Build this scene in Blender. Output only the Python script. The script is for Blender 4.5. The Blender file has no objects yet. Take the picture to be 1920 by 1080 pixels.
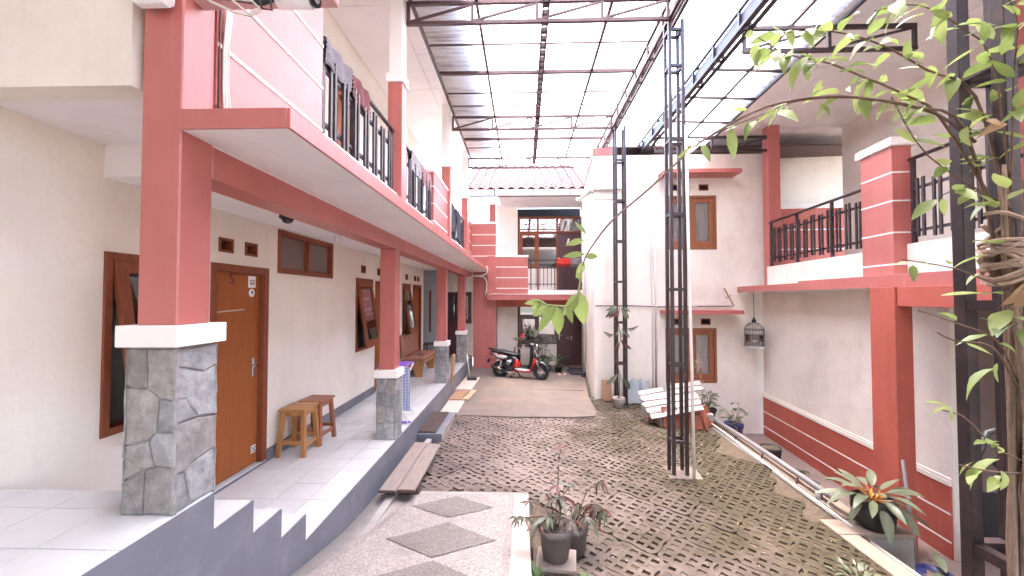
import bpy, bmesh, math, random
from mathutils import Vector, Matrix, noise
SC = bpy.context.scene
COL = SC.collection
R = math.radians
rnd = random.Random(7)

# ---------------------------------------------------------------- camera, sky, sun, exposure
cd = bpy.data.cameras.new('camera')
cd.sensor_width = 36.0
cd.lens = 740.0 / 1920.0 * 36.0
cd.clip_start = 0.02
cd.clip_end = 800
cam = bpy.data.objects.new('camera', cd)
COL.objects.link(cam)
cam.location = (0, 0, 1.777)
cam.rotation_euler = (R(90 + 1.45), 0, R(1.7))
SC.camera = cam

w = bpy.data.worlds.new('World')
SC.world = w
w.use_nodes = True
nt = w.node_tree
bg = nt.nodes['Background']
sky = nt.nodes.new('ShaderNodeTexSky')
sky.sky_type = 'NISHITA'
sky.sun_disc = False
SUN_EL, SUN_AZ = 78.0, 350.0          # azimuth clockwise from +Y
sky.sun_elevation = R(SUN_EL)
sky.sun_rotation = R(SUN_AZ)
sky.air_density = 1.0
sky.dust_density = 3.2
sky.ozone_density = 1.0
nt.links.new(sky.outputs[0], bg.inputs[0])
bg.inputs[1].default_value = 0.15

sl = bpy.data.lights.new('sun', 'SUN')
sl.energy = 0.7
sl.angle = R(30)
sl.color = (1.0, 0.95, 0.885)
so = bpy.data.objects.new('sun', sl)
COL.objects.link(so)
so.location = (0, -5, 30)
_d = Vector((math.sin(R(SUN_AZ)) * math.cos(R(SUN_EL)), math.cos(R(SUN_AZ)) * math.cos(R(SUN_EL)), math.sin(R(SUN_EL))))
so.rotation_euler = _d.to_track_quat('Z', 'Y').to_euler()

SC.view_settings.view_transform = 'Standard'
SC.view_settings.look = 'None'
SC.view_settings.gamma = 1.0
SC.view_settings.use_curve_mapping = False
SC.view_settings.exposure = 4.62
SC.render.engine = 'CYCLES'
SC.cycles.use_denoising = True
SC.cycles.max_bounces = 12
SC.cycles.diffuse_bounces = 9
SC.cycles.transmission_bounces = 6
SC.cycles.transparent_max_bounces = 12
SC.cycles.sample_clamp_indirect = 8.0

# ---------------------------------------------------------------- materials
MATS = {}

def mat(name, col, rough=0.6, var=0.12, scale=4.0, bump=0.0, bscale=60.0, stain=None, sscale=1.5, samt=0.35, stretch=(1, 1, 1),
        metal=0.0, spec=0.5, obvar=0.0, coat=0.0, streak=None, stamt=0.3, wear=None):
    m = bpy.data.materials.new(name)
    m.use_nodes = True
    n = m.node_tree.nodes
    L = m.node_tree.links
    b = n['Principled BSDF']
    b.inputs['Roughness'].default_value = rough
    b.inputs['Metallic'].default_value = metal
    b.inputs['Specular IOR Level'].default_value = spec
    b.inputs['Coat Weight'].default_value = coat
    g = n.new('ShaderNodeNewGeometry')
    mp = n.new('ShaderNodeMapping')
    mp.inputs['Scale'].default_value = stretch
    L.new(g.outputs['Position'], mp.inputs[0])
    t = n.new('ShaderNodeTexNoise')
    t.inputs['Scale'].default_value = scale
    t.inputs['Detail'].default_value = 6
    t.inputs['Roughness'].default_value = 0.6
    L.new(mp.outputs[0], t.inputs['Vector'])
    cr = n.new('ShaderNodeValToRGB')
    e = cr.color_ramp.elements
    e[0].position, e[1].position = 0.3, 0.7
    e[0].color = (*[c * (1 - var) for c in col], 1)
    e[1].color = (*[min(1, c * (1 + var)) for c in col], 1)
    L.new(t.outputs['Fac'], cr.inputs[0])
    out = cr.outputs[0]
    if stain:
        t2 = n.new('ShaderNodeTexNoise')
        t2.inputs['Scale'].default_value = sscale
        t2.inputs['Detail'].default_value = 8
        t2.inputs['Roughness'].default_value = 0.65
        L.new(mp.outputs[0], t2.inputs['Vector'])
        r2 = n.new('ShaderNodeValToRGB')
        r2.color_ramp.elements[0].position = 0.5
        r2.color_ramp.elements[1].position = 0.75
        r2.color_ramp.elements[0].color = (0, 0, 0, 1)
        r2.color_ramp.elements[1].color = (samt, samt, samt, 1)
        L.new(t2.outputs['Fac'], r2.inputs[0])
        mx = n.new('ShaderNodeMixRGB')
        L.new(r2.outputs[0], mx.inputs[0])
        L.new(out, mx.inputs[1])
        mx.inputs[2].default_value = (*stain, 1)
        out = mx.outputs[0]
    if streak:
        ms_ = n.new('ShaderNodeMapping')
        ms_.inputs['Scale'].default_value = (7, 7, 0.45)
        L.new(g.outputs['Position'], ms_.inputs[0])
        t4 = n.new('ShaderNodeTexNoise')
        t4.inputs['Scale'].default_value = 1.6
        t4.inputs['Detail'].default_value = 7
        t4.inputs['Roughness'].default_value = 0.7
        L.new(ms_.outputs[0], t4.inputs['Vector'])
        r4 = n.new('ShaderNodeValToRGB')
        r4.color_ramp.elements[0].position = 0.54
        r4.color_ramp.elements[1].position = 0.80
        r4.color_ramp.elements[0].color = (0, 0, 0, 1)
        r4.color_ramp.elements[1].color = (stamt, stamt, stamt, 1)
        L.new(t4.outputs['Fac'], r4.inputs[0])
        mx4 = n.new('ShaderNodeMixRGB')
        L.new(r4.outputs[0], mx4.inputs[0])
        L.new(out, mx4.inputs[1])
        mx4.inputs[2].default_value = (*streak, 1)
        out = mx4.outputs[0]
    if wear:
        bv = n.new('ShaderNodeBevel')
        bv.samples = 4
        bv.inputs['Radius'].default_value = 0.012
        dt = n.new('ShaderNodeVectorMath')
        dt.operation = 'DOT_PRODUCT'
        L.new(bv.outputs[0], dt.inputs[0])
        L.new(g.outputs['True Normal'], dt.inputs[1])
        t5 = n.new('ShaderNodeTexNoise')
        t5.inputs['Scale'].default_value = 11
        t5.inputs['Detail'].default_value = 6
        L.new(g.outputs['Position'], t5.inputs['Vector'])
        m5 = n.new('ShaderNodeMath')
        m5.operation = 'MULTIPLY_ADD'
        L.new(dt.outputs['Value'], m5.inputs[0])
        m5.inputs[1].default_value = -1.0
        L.new(t5.outputs['Fac'], m5.inputs[2])
        r5 = n.new('ShaderNodeMapRange')
        r5.inputs['From Min'].default_value = -0.20
        r5.inputs['From Max'].default_value = -0.08
        L.new(m5.outputs[0], r5.inputs[0])
        mx5 = n.new('ShaderNodeMixRGB')
        L.new(r5.outputs[0], mx5.inputs[0])
        L.new(out, mx5.inputs[1])
        mx5.inputs[2].default_value = (*wear, 1)
        out = mx5.outputs[0]
    if obvar:
        oi = n.new('ShaderNodeObjectInfo')
        mr = n.new('ShaderNodeMapRange')
        mr.inputs['To Min'].default_value = 1 - obvar
        mr.inputs['To Max'].default_value = 1 + obvar
        L.new(oi.outputs['Random'], mr.inputs[0])
        hv = n.new('ShaderNodeHueSaturation')
        L.new(mr.outputs[0], hv.inputs['Value'])
        L.new(out, hv.inputs['Color'])
        out = hv.outputs[0]
    L.new(out, b.inputs['Base Color'])
    if bump:
        t3 = n.new('ShaderNodeTexNoise')
        t3.inputs['Scale'].default_value = bscale
        t3.inputs['Detail'].default_value = 5
        L.new(mp.outputs[0], t3.inputs['Vector'])
        bp = n.new('ShaderNodeBump')
        bp.inputs['Strength'].default_value = bump
        bp.inputs['Distance'].default_value = 0.01
        L.new(t3.outputs['Fac'], bp.inputs['Height'])
        L.new(bp.outputs[0], b.inputs['Normal'])
    MATS[name] = m
    return m

PINK = mat('pink_red_paint', (0.44, 0.128, 0.108), 0.38, 0.09, 1.6, 0.10, 30, stain=(0.36, 0.09, 0.075), sscale=1.1, samt=0.6, spec=0.6, streak=(0.56, 0.27, 0.24), stamt=0.45, wear=(0.58, 0.36, 0.32))
PINKD = mat('deep_red_paint', (0.39, 0.085, 0.056), 0.6, 0.09, 1.6, 0.25, 30, stain=(0.31, 0.065, 0.045), sscale=1.3, samt=0.6, streak=(0.5, 0.2, 0.16), stamt=0.4, wear=(0.55, 0.32, 0.27))
CREAM = mat('cream_wall_paint', (0.765, 0.71, 0.625), 0.7, 0.06, 1.2, 0.30, 22, stain=(0.58, 0.50, 0.43), sscale=0.9, samt=0.65, streak=(0.55, 0.47, 0.41), stamt=0.22)
CREAM2 = mat('pale_wall_paint', (0.76, 0.70, 0.62), 0.7, 0.06, 1.2, 0.30, 20, stain=(0.56, 0.47, 0.42), sscale=1.3, samt=0.7, streak=(0.54, 0.45, 0.40), stamt=0.35)
WHITEP = mat('white_trim_paint', (0.80, 0.745, 0.70), 0.6, 0.04, 3, 0.1, 40)
CEIL = mat('ceiling_board_white', (0.80, 0.77, 0.75), 0.85, 0.03, 2, 0.0, stain=(0.58, 0.50, 0.46), sscale=1.4, samt=0.35, obvar=0.03)
SOFFIT = mat('slab_underside_white', (0.79, 0.76, 0.74), 0.8, 0.04, 2.2, 0.12, 30, stain=(0.55, 0.50, 0.48), sscale=1.8, samt=0.4)
GREY = mat('grey_skirting_paint', (0.145, 0.148, 0.175), 0.5, 0.1, 2.5, 0.1, 30, stain=(0.3, 0.29, 0.30), sscale=3, samt=0.5)
TILE = mat('glazed_white_tile', (0.64, 0.635, 0.62), 0.16, 0.02, 3, 0.0, stain=(0.50, 0.46, 0.44), sscale=2.6, samt=0.5, obvar=0.035)
GROUT = mat('tile_grout', (0.10, 0.095, 0.095), 0.9, 0.1, 10)
STONE = mat('grey_andesite_stone', (0.225, 0.217, 0.217), 0.8, 0.30, 16, 0.8, 45, stain=(0.36, 0.34, 0.33), sscale=11, samt=0.8, obvar=0.28, streak=(0.46, 0.44, 0.43), stamt=0.8)
STONE2 = mat('brown_grey_stone', (0.245, 0.22, 0.205), 0.8, 0.28, 14, 0.7, 45, stain=(0.40, 0.37, 0.35), sscale=7, samt=0.6, obvar=0.2)
MORTAR = mat('stone_mortar', (0.27, 0.255, 0.245), 0.95, 0.2, 20, 0.4, 60)
DOORW = mat('varnished_brown_door', (0.31, 0.092, 0.024), 0.5, 0.10, 2.2, 0.05, 30, stretch=(14, 14, 1), spec=0.3)
FRAMEW = mat('brown_window_frame', (0.22, 0.062, 0.028), 0.5, 0.14, 3, 0.05, 30, stretch=(9, 9, 2), spec=0.3)
FRAMEO = mat('orange_brown_frame', (0.26, 0.09, 0.036), 0.45, 0.14, 3, 0.05, 30, stretch=(9, 9, 2))
DARKDOOR = mat('dark_maroon_door', (0.075, 0.025, 0.03), 0.35, 0.15, 3, 0.0, stretch=(9, 9, 1))
METAL = mat('dark_brown_steel', (0.030, 0.018, 0.021), 0.45, 0.25, 12, 0.1, 60, stain=(0.12, 0.06, 0.045), sscale=9, samt=0.5)
METALR = mat('rust_brown_steel', (0.085, 0.042, 0.042), 0.5, 0.25, 8, 0.1, 60)
BLACK = mat('black_plastic', (0.018, 0.016, 0.018), 0.45, 0.2, 9, 0.05, 60)
BLACKG = mat('gloss_black_paint', (0.012, 0.012, 0.014), 0.15, 0.1, 9, coat=0.6)
DARK = mat('interior_shade_black', (0.02, 0.016, 0.015), 0.9, 0.2, 3)  # near-black colour carries the shade inside rooms and behind openings
WOOD_T = mat('yellow_teak_stool', (0.40, 0.19, 0.065), 0.45, 0.2, 3, 0.08, 40, stretch=(8, 8, 1.5), obvar=0.06)
WOOD_R = mat('red_brown_stool', (0.30, 0.105, 0.05), 0.45, 0.2, 3, 0.08, 40, stretch=(8, 8, 1.5), obvar=0.06)
WOOD_G = mat('weathered_grey_wood', (0.27, 0.215, 0.185), 0.85, 0.25, 4, 0.35, 30, stretch=(10, 1, 10), stain=(0.15, 0.11, 0.09), sscale=4, samt=0.6)
WOOD_D = mat('dark_damp_wood', (0.10, 0.06, 0.05), 0.8, 0.3, 5, 0.3, 30, stretch=(2, 9, 9))
CONC = mat('grey_concrete', (0.33, 0.30, 0.28), 0.9, 0.14, 4, 0.35, 50, stain=(0.20, 0.18, 0.165), sscale=2.5, samt=0.6)
CONCB = mat('beige_concrete', (0.165, 0.13, 0.112), 0.85, 0.12, 3, 0.25, 40, stain=(0.29, 0.19, 0.14), sscale=1.6, samt=0.55)
COPING = mat('beige_coping_cement', (0.30, 0.225, 0.175), 0.8, 0.10, 3, 0.25, 40, stain=(0.30, 0.20, 0.15), sscale=2.5, samt=0.6)
ALLEYM = mat('pinkish_alley_cement', (0.27, 0.20, 0.172), 0.8, 0.12, 3, 0.25, 40, stain=(0.22, 0.155, 0.125), sscale=1.5, samt=0.6)
SOIL = mat('dark_soil', (0.10, 0.07, 0.05), 0.95, 0.4, 20, 0.8, 60, stain=(0.10, 0.09, 0.03), sscale=5, samt=0.6)
CLOTH_G = mat('grey_ribbed_towel', (0.19, 0.165, 0.18), 0.95, 0.2, 30, 0.5, 120)
CLOTH_R = mat('red_ribbed_towel', (0.17, 0.055, 0.06), 0.95, 0.2, 30, 0.5, 120)
CLOTH_P = mat('pink_towel', (0.36, 0.19, 0.19), 0.95, 0.15, 30, 0.5, 120)
CLOTH_L = mat('light_grey_towel', (0.33, 0.30, 0.31), 0.95, 0.15, 30, 0.5, 120)
CLOTH_K = mat('dark_cloth', (0.045, 0.04, 0.055), 0.95, 0.2, 30, 0.4, 100)
CLOTH_RR = mat('bright_red_cloth', (0.50, 0.035, 0.03), 0.95, 0.15, 30, 0.4, 100)
CUSH = mat('brown_cushion', (0.33, 0.145, 0.095), 0.75, 0.12, 9, 0.3, 80)
PVC = mat('white_pvc_pipe', (0.70, 0.66, 0.62), 0.4, 0.06, 5)
PVCG = mat('grey_pvc_pipe', (0.20, 0.178, 0.18), 0.45, 0.12, 6, stain=(0.22, 0.17, 0.16), sscale=6, samt=0.5)
CABLE_W = mat('off_white_cable', (0.62, 0.55, 0.50), 0.5, 0.08, 8)
CABLE_B = mat('black_cable', (0.03, 0.025, 0.025), 0.5, 0.1, 8)
WHITEPL = mat('white_plastic', (0.78, 0.76, 0.75), 0.3, 0.03, 4)
CHROME = mat('chrome_metal', (0.6, 0.6, 0.62), 0.2, 0.03, 4, metal=1.0)
ALU = mat('exhaust_metal', (0.42, 0.36, 0.32), 0.3, 0.05, 6, metal=0.9)
RUBBER = mat('tyre_rubber', (0.028, 0.026, 0.027), 0.8, 0.2, 14, 0.2, 60)
REDG = mat('gloss_red_paint', (0.55, 0.022, 0.018), 0.2, 0.06, 6, coat=0.6)
WHITEG = mat('gloss_white_decal', (0.72, 0.72, 0.72), 0.2, 0.04, 6, coat=0.5)
ROOFT = mat('faded_pink_roof_tile', (0.20, 0.085, 0.085), 0.6, 0.2, 6, 0.15, 40, stain=(0.27, 0.185, 0.185), sscale=3, samt=0.7, obvar=0.12)
ROOFW = mat('whitish_metal_tile', (0.23, 0.19, 0.188), 0.5, 0.15, 5, 0.15, 40, stain=(0.30, 0.17, 0.165), sscale=4, samt=0.7, obvar=0.1)
TERRA = mat('terracotta_tile', (0.24, 0.065, 0.032), 0.7, 0.15, 6, 0.2, 40, obvar=0.12)
POT_K = mat('black_pot', (0.022, 0.019, 0.018), 0.6, 0.3, 8, 0.15, 50)
POT_G = mat('dusty_grey_brown_pot', (0.135, 0.107, 0.10), 0.65, 0.2, 6, 0.1, 50, stain=(0.2, 0.16, 0.14), sscale=6, samt=0.5)
POT_W = mat('pale_cement_pot', (0.45, 0.38, 0.34), 0.85, 0.15, 7, 0.3, 50)
POT_B = mat('blue_pot', (0.03, 0.04, 0.22), 0.45, 0.15, 7)
POT_N = mat('navy_pot', (0.02, 0.022, 0.085), 0.35, 0.15, 7)
BARK = mat('vine_bark', (0.24, 0.165, 0.12), 0.9, 0.3, 9, 0.5, 60, stretch=(4, 4, 1))
TWIG = mat('brown_twig', (0.13, 0.075, 0.05), 0.8, 0.25, 12)
ROPE = mat('dry_twine', (0.36, 0.26, 0.20), 0.95, 0.25, 14, 0.4, 60)
BRICK = mat('broken_brick', (0.26, 0.14, 0.10), 0.9, 0.25, 9, 0.4, 50)
CARD = mat('brown_cardboard', (0.36, 0.20, 0.12), 0.85, 0.12, 5)
BOARDL = mat('pale_board', (0.50, 0.42, 0.36), 0.85, 0.12, 5, 0.2, 40)
BLUEWALL = mat('bluish_grey_wall', (0.36, 0.38, 0.41), 0.8, 0.08, 2, 0.1, 30)
PURPLE = mat('purple_plastic', (0.22, 0.10, 0.45), 0.4, 0.08, 6)
SLIPPER = mat('beige_sandal', (0.48, 0.36, 0.29), 0.8, 0.1, 6)
PETAL = mat('red_flower', (0.60, 0.04, 0.05), 0.6, 0.15, 10)
CURT = mat('white_curtain_cloth', (0.66, 0.62, 0.62), 0.9, 0.05, 6)


def leafmat(name, c1, c2, trans=0.35, rough=0.4, vein=0.0):
    m = bpy.data.materials.new(name)
    m.use_nodes = True
    n = m.node_tree.nodes
    L = m.node_tree.links
    b = n['Principled BSDF']
    b.inputs['Roughness'].default_value = rough
    oi = n.new('ShaderNodeObjectInfo')
    g = n.new('ShaderNodeNewGeometry')
    t = n.new('ShaderNodeTexNoise')
    t.inputs['Scale'].default_value = 35
    L.new(g.outputs['Position'], t.inputs['Vector'])
    ad = n.new('ShaderNodeMath')
    ad.operation = 'MULTIPLY_ADD'
    ad.inputs[1].default_value = 0.7
    L.new(oi.outputs['Random'], ad.inputs[0])
    ml = n.new('ShaderNodeMath')
    ml.operation = 'MULTIPLY'
    ml.inputs[1].default_value = 0.5
    L.new(t.outputs['Fac'], ml.inputs[0])
    L.new(ml.outputs[0], ad.inputs[2])
    mx = n.new('ShaderNodeMixRGB')
    L.new(ad.outputs[0], mx.inputs[0])
    mx.inputs[1].default_value = (*c1, 1)
    mx.inputs[2].default_value = (*c2, 1)
    L.new(mx.outputs[0], b.inputs['Base Color'])
    tr = n.new('ShaderNodeBsdfTranslucent')
    L.new(mx.outputs[0], tr.inputs['Color'])
    ms = n.new('ShaderNodeMixShader')
    ms.inputs[0].default_value = trans
    L.new(b.outputs[0], ms.inputs[1])
    L.new(tr.outputs[0], ms.inputs[2])
    L.new(ms.outputs[0], n['Material Output'].inputs[0])
    return m

LEAF_V = leafmat('vine_leaf_green', (0.16, 0.235, 0.06), (0.36, 0.42, 0.14), 0.42)
LEAF_D = leafmat('dark_green_leaf', (0.035, 0.09, 0.03), (0.12, 0.18, 0.06), 0.25)
LEAF_S = leafmat('silvery_green_leaf', (0.06, 0.085, 0.048), (0.17, 0.185, 0.115), 0.2)
LEAF_B = leafmat('bronze_red_leaf', (0.085, 0.065, 0.05), (0.15, 0.145, 0.105), 0.12)
LEAF_R = leafmat('maroon_leaf', (0.085, 0.02, 0.018), (0.15, 0.045, 0.038), 0.12)
LEAF_O = leafmat('orange_leaf_base', (0.40, 0.14, 0.03), (0.45, 0.22, 0.05), 0.2)
LEAF_X = leafmat('dry_brown_leaf', (0.36, 0.22, 0.12), (0.48, 0.33, 0.2), 0.25, 0.7)


def glass(name, tint=(0.05, 0.035, 0.04), a=0.5):
    m = bpy.data.materials.new(name)
    m.use_nodes = True
    n = m.node_tree.nodes
    L = m.node_tree.links
    n.remove(n['Principled BSDF'])
    tr = n.new('ShaderNodeBsdfTransparent')
    tr.inputs[0].default_value = (*[min(1, 0.35 + 4 * c) for c in tint], 1)
    gl = n.new('ShaderNodeBsdfGlossy')
    gl.inputs['Roughness'].default_value = 0.02
    fr = n.new('ShaderNodeFresnel')
    fr.inputs[0].default_value = 1.7
    mr = n.new('ShaderNodeMath')
    mr.operation = 'ADD'
    mr.inputs[1].default_value = a
    L.new(fr.outputs[0], mr.inputs[0])
    ms = n.new('ShaderNodeMixShader')
    L.new(mr.outputs[0], ms.inputs[0])
    L.new(tr.outputs[0], ms.inputs[1])
    L.new(gl.outputs[0], ms.inputs[2])
    L.new(ms.outputs[0], n['Material Output'].inputs[0])
    return m

GLASS = glass('window_glass', (0.06, 0.05, 0.05), 0.04)
GLASSC = glass('clear_window_glass', (0.15, 0.15, 0.15), 0.03)
GLASSM = glass('reflective_window_glass', (0.05, 0.04, 0.045), 0.22)
FROST = mat('frosted_brown_glass', (0.20, 0.155, 0.135), 0.25, 0.10, 60, 0.5, 150)


def sheetmat():
    m = bpy.data.materials.new('translucent_corrugated_sheet')
    m.use_nodes = True
    n = m.node_tree.nodes
    L = m.node_tree.links
    b = n['Principled BSDF']
    b.inputs['Roughness'].default_value = 0.5
    g = n.new('ShaderNodeNewGeometry')
    mp = n.new('ShaderNodeMapping')
    mp.inputs['Scale'].default_value = (0.35, 5, 1)
    L.new(g.outputs['Position'], mp.inputs[0])
    t = n.new('ShaderNodeTexNoise')
    t.inputs['Scale'].default_value = 3.0
    t.inputs['Detail'].default_value = 7
    t.inputs['Roughness'].default_value = 0.7
    L.new(mp.outputs[0], t.inputs['Vector'])
    cr = n.new('ShaderNodeValToRGB')
    e = cr.color_ramp.elements
    e[0].position, e[0].color = 0.50, (0.76, 0.72, 0.70, 1)
    e[1].position, e[1].color = 0.76, (0.16, 0.075, 0.04, 1)
    L.new(t.outputs['Fac'], cr.inputs[0])
    L.new(cr.outputs[0], b.inputs['Base Color'])
    tl = n.new('ShaderNodeBsdfTranslucent')
    L.new(cr.outputs[0], tl.inputs[0])
    tp = n.new('ShaderNodeBsdfTransparent')
    L.new(cr.outputs[0], tp.inputs[0])
    m1 = n.new('ShaderNodeMixShader')
    m1.inputs[0].default_value = 0.85
    L.new(b.outputs[0], m1.inputs[1])
    L.new(tl.outputs[0], m1.inputs[2])
    m2 = n.new('ShaderNodeMixShader')
    m2.inputs[0].default_value = 0.22
    L.new(m1.outputs[0], m2.inputs[1])
    L.new(tp.outputs[0], m2.inputs[2])
    L.new(m2.outputs[0], n['Material Output'].inputs[0])
    return m

SHEET = sheetmat()


def pebblemat(name, ca, cb, cg):
    m = bpy.data.materials.new(name)
    m.use_nodes = True
    n = m.node_tree.nodes
    L = m.node_tree.links
    b = n['Principled BSDF']
    b.inputs['Roughness'].default_value = 0.6
    g = n.new('ShaderNodeNewGeometry')
    v = n.new('ShaderNodeTexVoronoi')
    v.inputs['Scale'].default_value = 70
    L.new(g.outputs['Position'], v.inputs['Vector'])
    sp = n.new('ShaderNodeSeparateColor')
    L.new(v.outputs['Color'], sp.inputs[0])
    cr = n.new('ShaderNodeValToRGB')
    cr.color_ramp.elements[0].color = (*ca, 1)
    cr.color_ramp.elements[1].color = (*cb, 1)
    L.new(sp.outputs[0], cr.inputs[0])
    r2 = n.new('ShaderNodeValToRGB')
    r2.color_ramp.elements[0].position = 0.45
    r2.color_ramp.elements[1].position = 0.75
    L.new(v.outputs['Distance'], r2.inputs[0])
    mx = n.new('ShaderNodeMixRGB')
    L.new(r2.outputs[0], mx.inputs[0])
    L.new(cr.outputs[0], mx.inputs[1])
    mx.inputs[2].default_value = (*cg, 1)
    t = n.new('ShaderNodeTexNoise')
    t.inputs['Scale'].default_value = 2.5
    t.inputs['Detail'].default_value = 5
    L.new(g.outputs['Position'], t.inputs['Vector'])
    mr = n.new('ShaderNodeMapRange')
    mr.inputs['To Min'].default_value = 0.75
    mr.inputs['To Max'].default_value = 1.2
    L.new(t.outputs['Fac'], mr.inputs[0])
    hv = n.new('ShaderNodeHueSaturation')
    L.new(mr.outputs[0], hv.inputs['Value'])
    L.new(mx.outputs[0], hv.inputs['Color'])
    L.new(hv.outputs[0], b.inputs['Base Color'])
    bp = n.new('ShaderNodeBump')
    bp.inputs['Strength'].default_value = 0.7
    bp.inputs['Distance'].default_value = 0.008
    bp.invert = True
    L.new(v.outputs['Distance'], bp.inputs['Height'])
    L.new(bp.outputs[0], b.inputs['Normal'])
    return m

PEB_L = pebblemat('pale_pebble_wash', (0.26, 0.225, 0.205), (0.45, 0.405, 0.37), (0.235, 0.205, 0.187))
PEB_D = pebblemat('dark_pebble_wash', (0.125, 0.107, 0.096), (0.255, 0.222, 0.20), (0.16, 0.137, 0.124))
PEB_M = pebblemat('grey_pebble_border', (0.25, 0.21, 0.19), (0.40, 0.34, 0.31), (0.24, 0.20, 0.18))


def pavermat():
    m = bpy.data.materials.new('mossy_paver_concrete')
    m.use_nodes = True
    n = m.node_tree.nodes
    L = m.node_tree.links
    b = n['Principled BSDF']
    b.inputs['Roughness'].default_value = 0.85
    g = n.new('ShaderNodeNewGeometry')
    sx = n.new('ShaderNodeSeparateXYZ')
    L.new(g.outputs['Position'], sx.inputs[0])

    def noi(s, d=6, r=0.65):
        t = n.new('ShaderNodeTexNoise')
        t.inputs['Scale'].default_value = s
        t.inputs['Detail'].default_value = d
        t.inputs['Roughness'].default_value = r
        L.new(g.outputs['Position'], t.inputs['Vector'])
        return t.outputs['Fac']

    def ramp(f, p0, p1, c0=(0, 0, 0), c1=(1, 1, 1)):
        r = n.new('ShaderNodeValToRGB')
        r.color_ramp.elements[0].position = p0
        r.color_ramp.elements[1].position = p1
        r.color_ramp.elements[0].color = (*c0, 1)
        r.color_ramp.elements[1].color = (*c1, 1)
        L.new(f, r.inputs[0])
        return r.outputs[0]

    def mix(f, a, c):
        x = n.new('ShaderNodeMixRGB')
        L.new(f, x.inputs[0])
        L.new(a, x.inputs[1])
        if isinstance(c, tuple):
            x.inputs[2].default_value = (*c, 1)
        else:
            L.new(c, x.inputs[2])
        return x.outputs[0]

    base = ramp(noi(7), 0.3, 0.7, (0.092, 0.066, 0.056), (0.158, 0.117, 0.098))
    oi = n.new('ShaderNodeObjectInfo')
    mr = n.new('ShaderNodeMapRange')
    mr.inputs['To Min'].default_value = 0.82
    mr.inputs['To Max'].default_value = 1.18
    L.new(oi.outputs['Random'], mr.inputs[0])
    hv = n.new('ShaderNodeHueSaturation')
    L.new(mr.outputs[0], hv.inputs['Value'])
    L.new(base, hv.inputs['Color'])
    base = hv.outputs[0]
    # worn, dusty patch along the middle of the drive
    d1 = n.new('ShaderNodeMath')
    d1.operation = 'SUBTRACT'
    L.new(sx.outputs[0], d1.inputs[0])
    d1.inputs[1].default_value = 0.15
    d2 = n.new('ShaderNodeMath')
    d2.operation = 'ABSOLUTE'
    L.new(d1.outputs[0], d2.inputs[0])
    d3 = n.new('ShaderNodeMath')
    d3.operation = 'MULTIPLY_ADD'
    L.new(d2.outputs[0], d3.inputs[0])
    d3.inputs[1].default_value = -0.22
    L.new(noi(1.3), d3.inputs[2])
    base = mix(ramp(d3.outputs[0], 0.22, 0.5, (0, 0, 0), (0.75, 0.75, 0.75)), base, (0.24, 0.186, 0.16))
    # moss and damp on the right side
    e3 = n.new('ShaderNodeMath')
    e3.operation = 'MULTIPLY_ADD'
    L.new(sx.outputs[0], e3.inputs[0])
    e3.inputs[1].default_value = 0.13
    L.new(noi(1.7, 8, 0.7), e3.inputs[2])
    base = mix(ramp(e3.outputs[0], 0.52, 0.80, (0, 0, 0), (0.93, 0.93, 0.93)), base, ramp(noi(16), 0.35, 0.7, (0.025, 0.0175, 0.006), (0.060, 0.042, 0.014)))
    # pale splashes
    base = mix(ramp(noi(24, 3, 0.6), 0.70, 0.76, (0, 0, 0), (0.4, 0.4, 0.4)), base, (0.40, 0.32, 0.27))
    L.new(base, b.inputs['Base Color'])
    bp = n.new('ShaderNodeBump')
    bp.inputs['Strength'].default_value = 0.5
    bp.inputs['Distance'].default_value = 0.01
    L.new(noi(45), bp.inputs['Height'])
    L.new(bp.outputs[0], b.inputs['Normal'])
    return m

PAVER = pavermat()

# ---------------------------------------------------------------- builders


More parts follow.
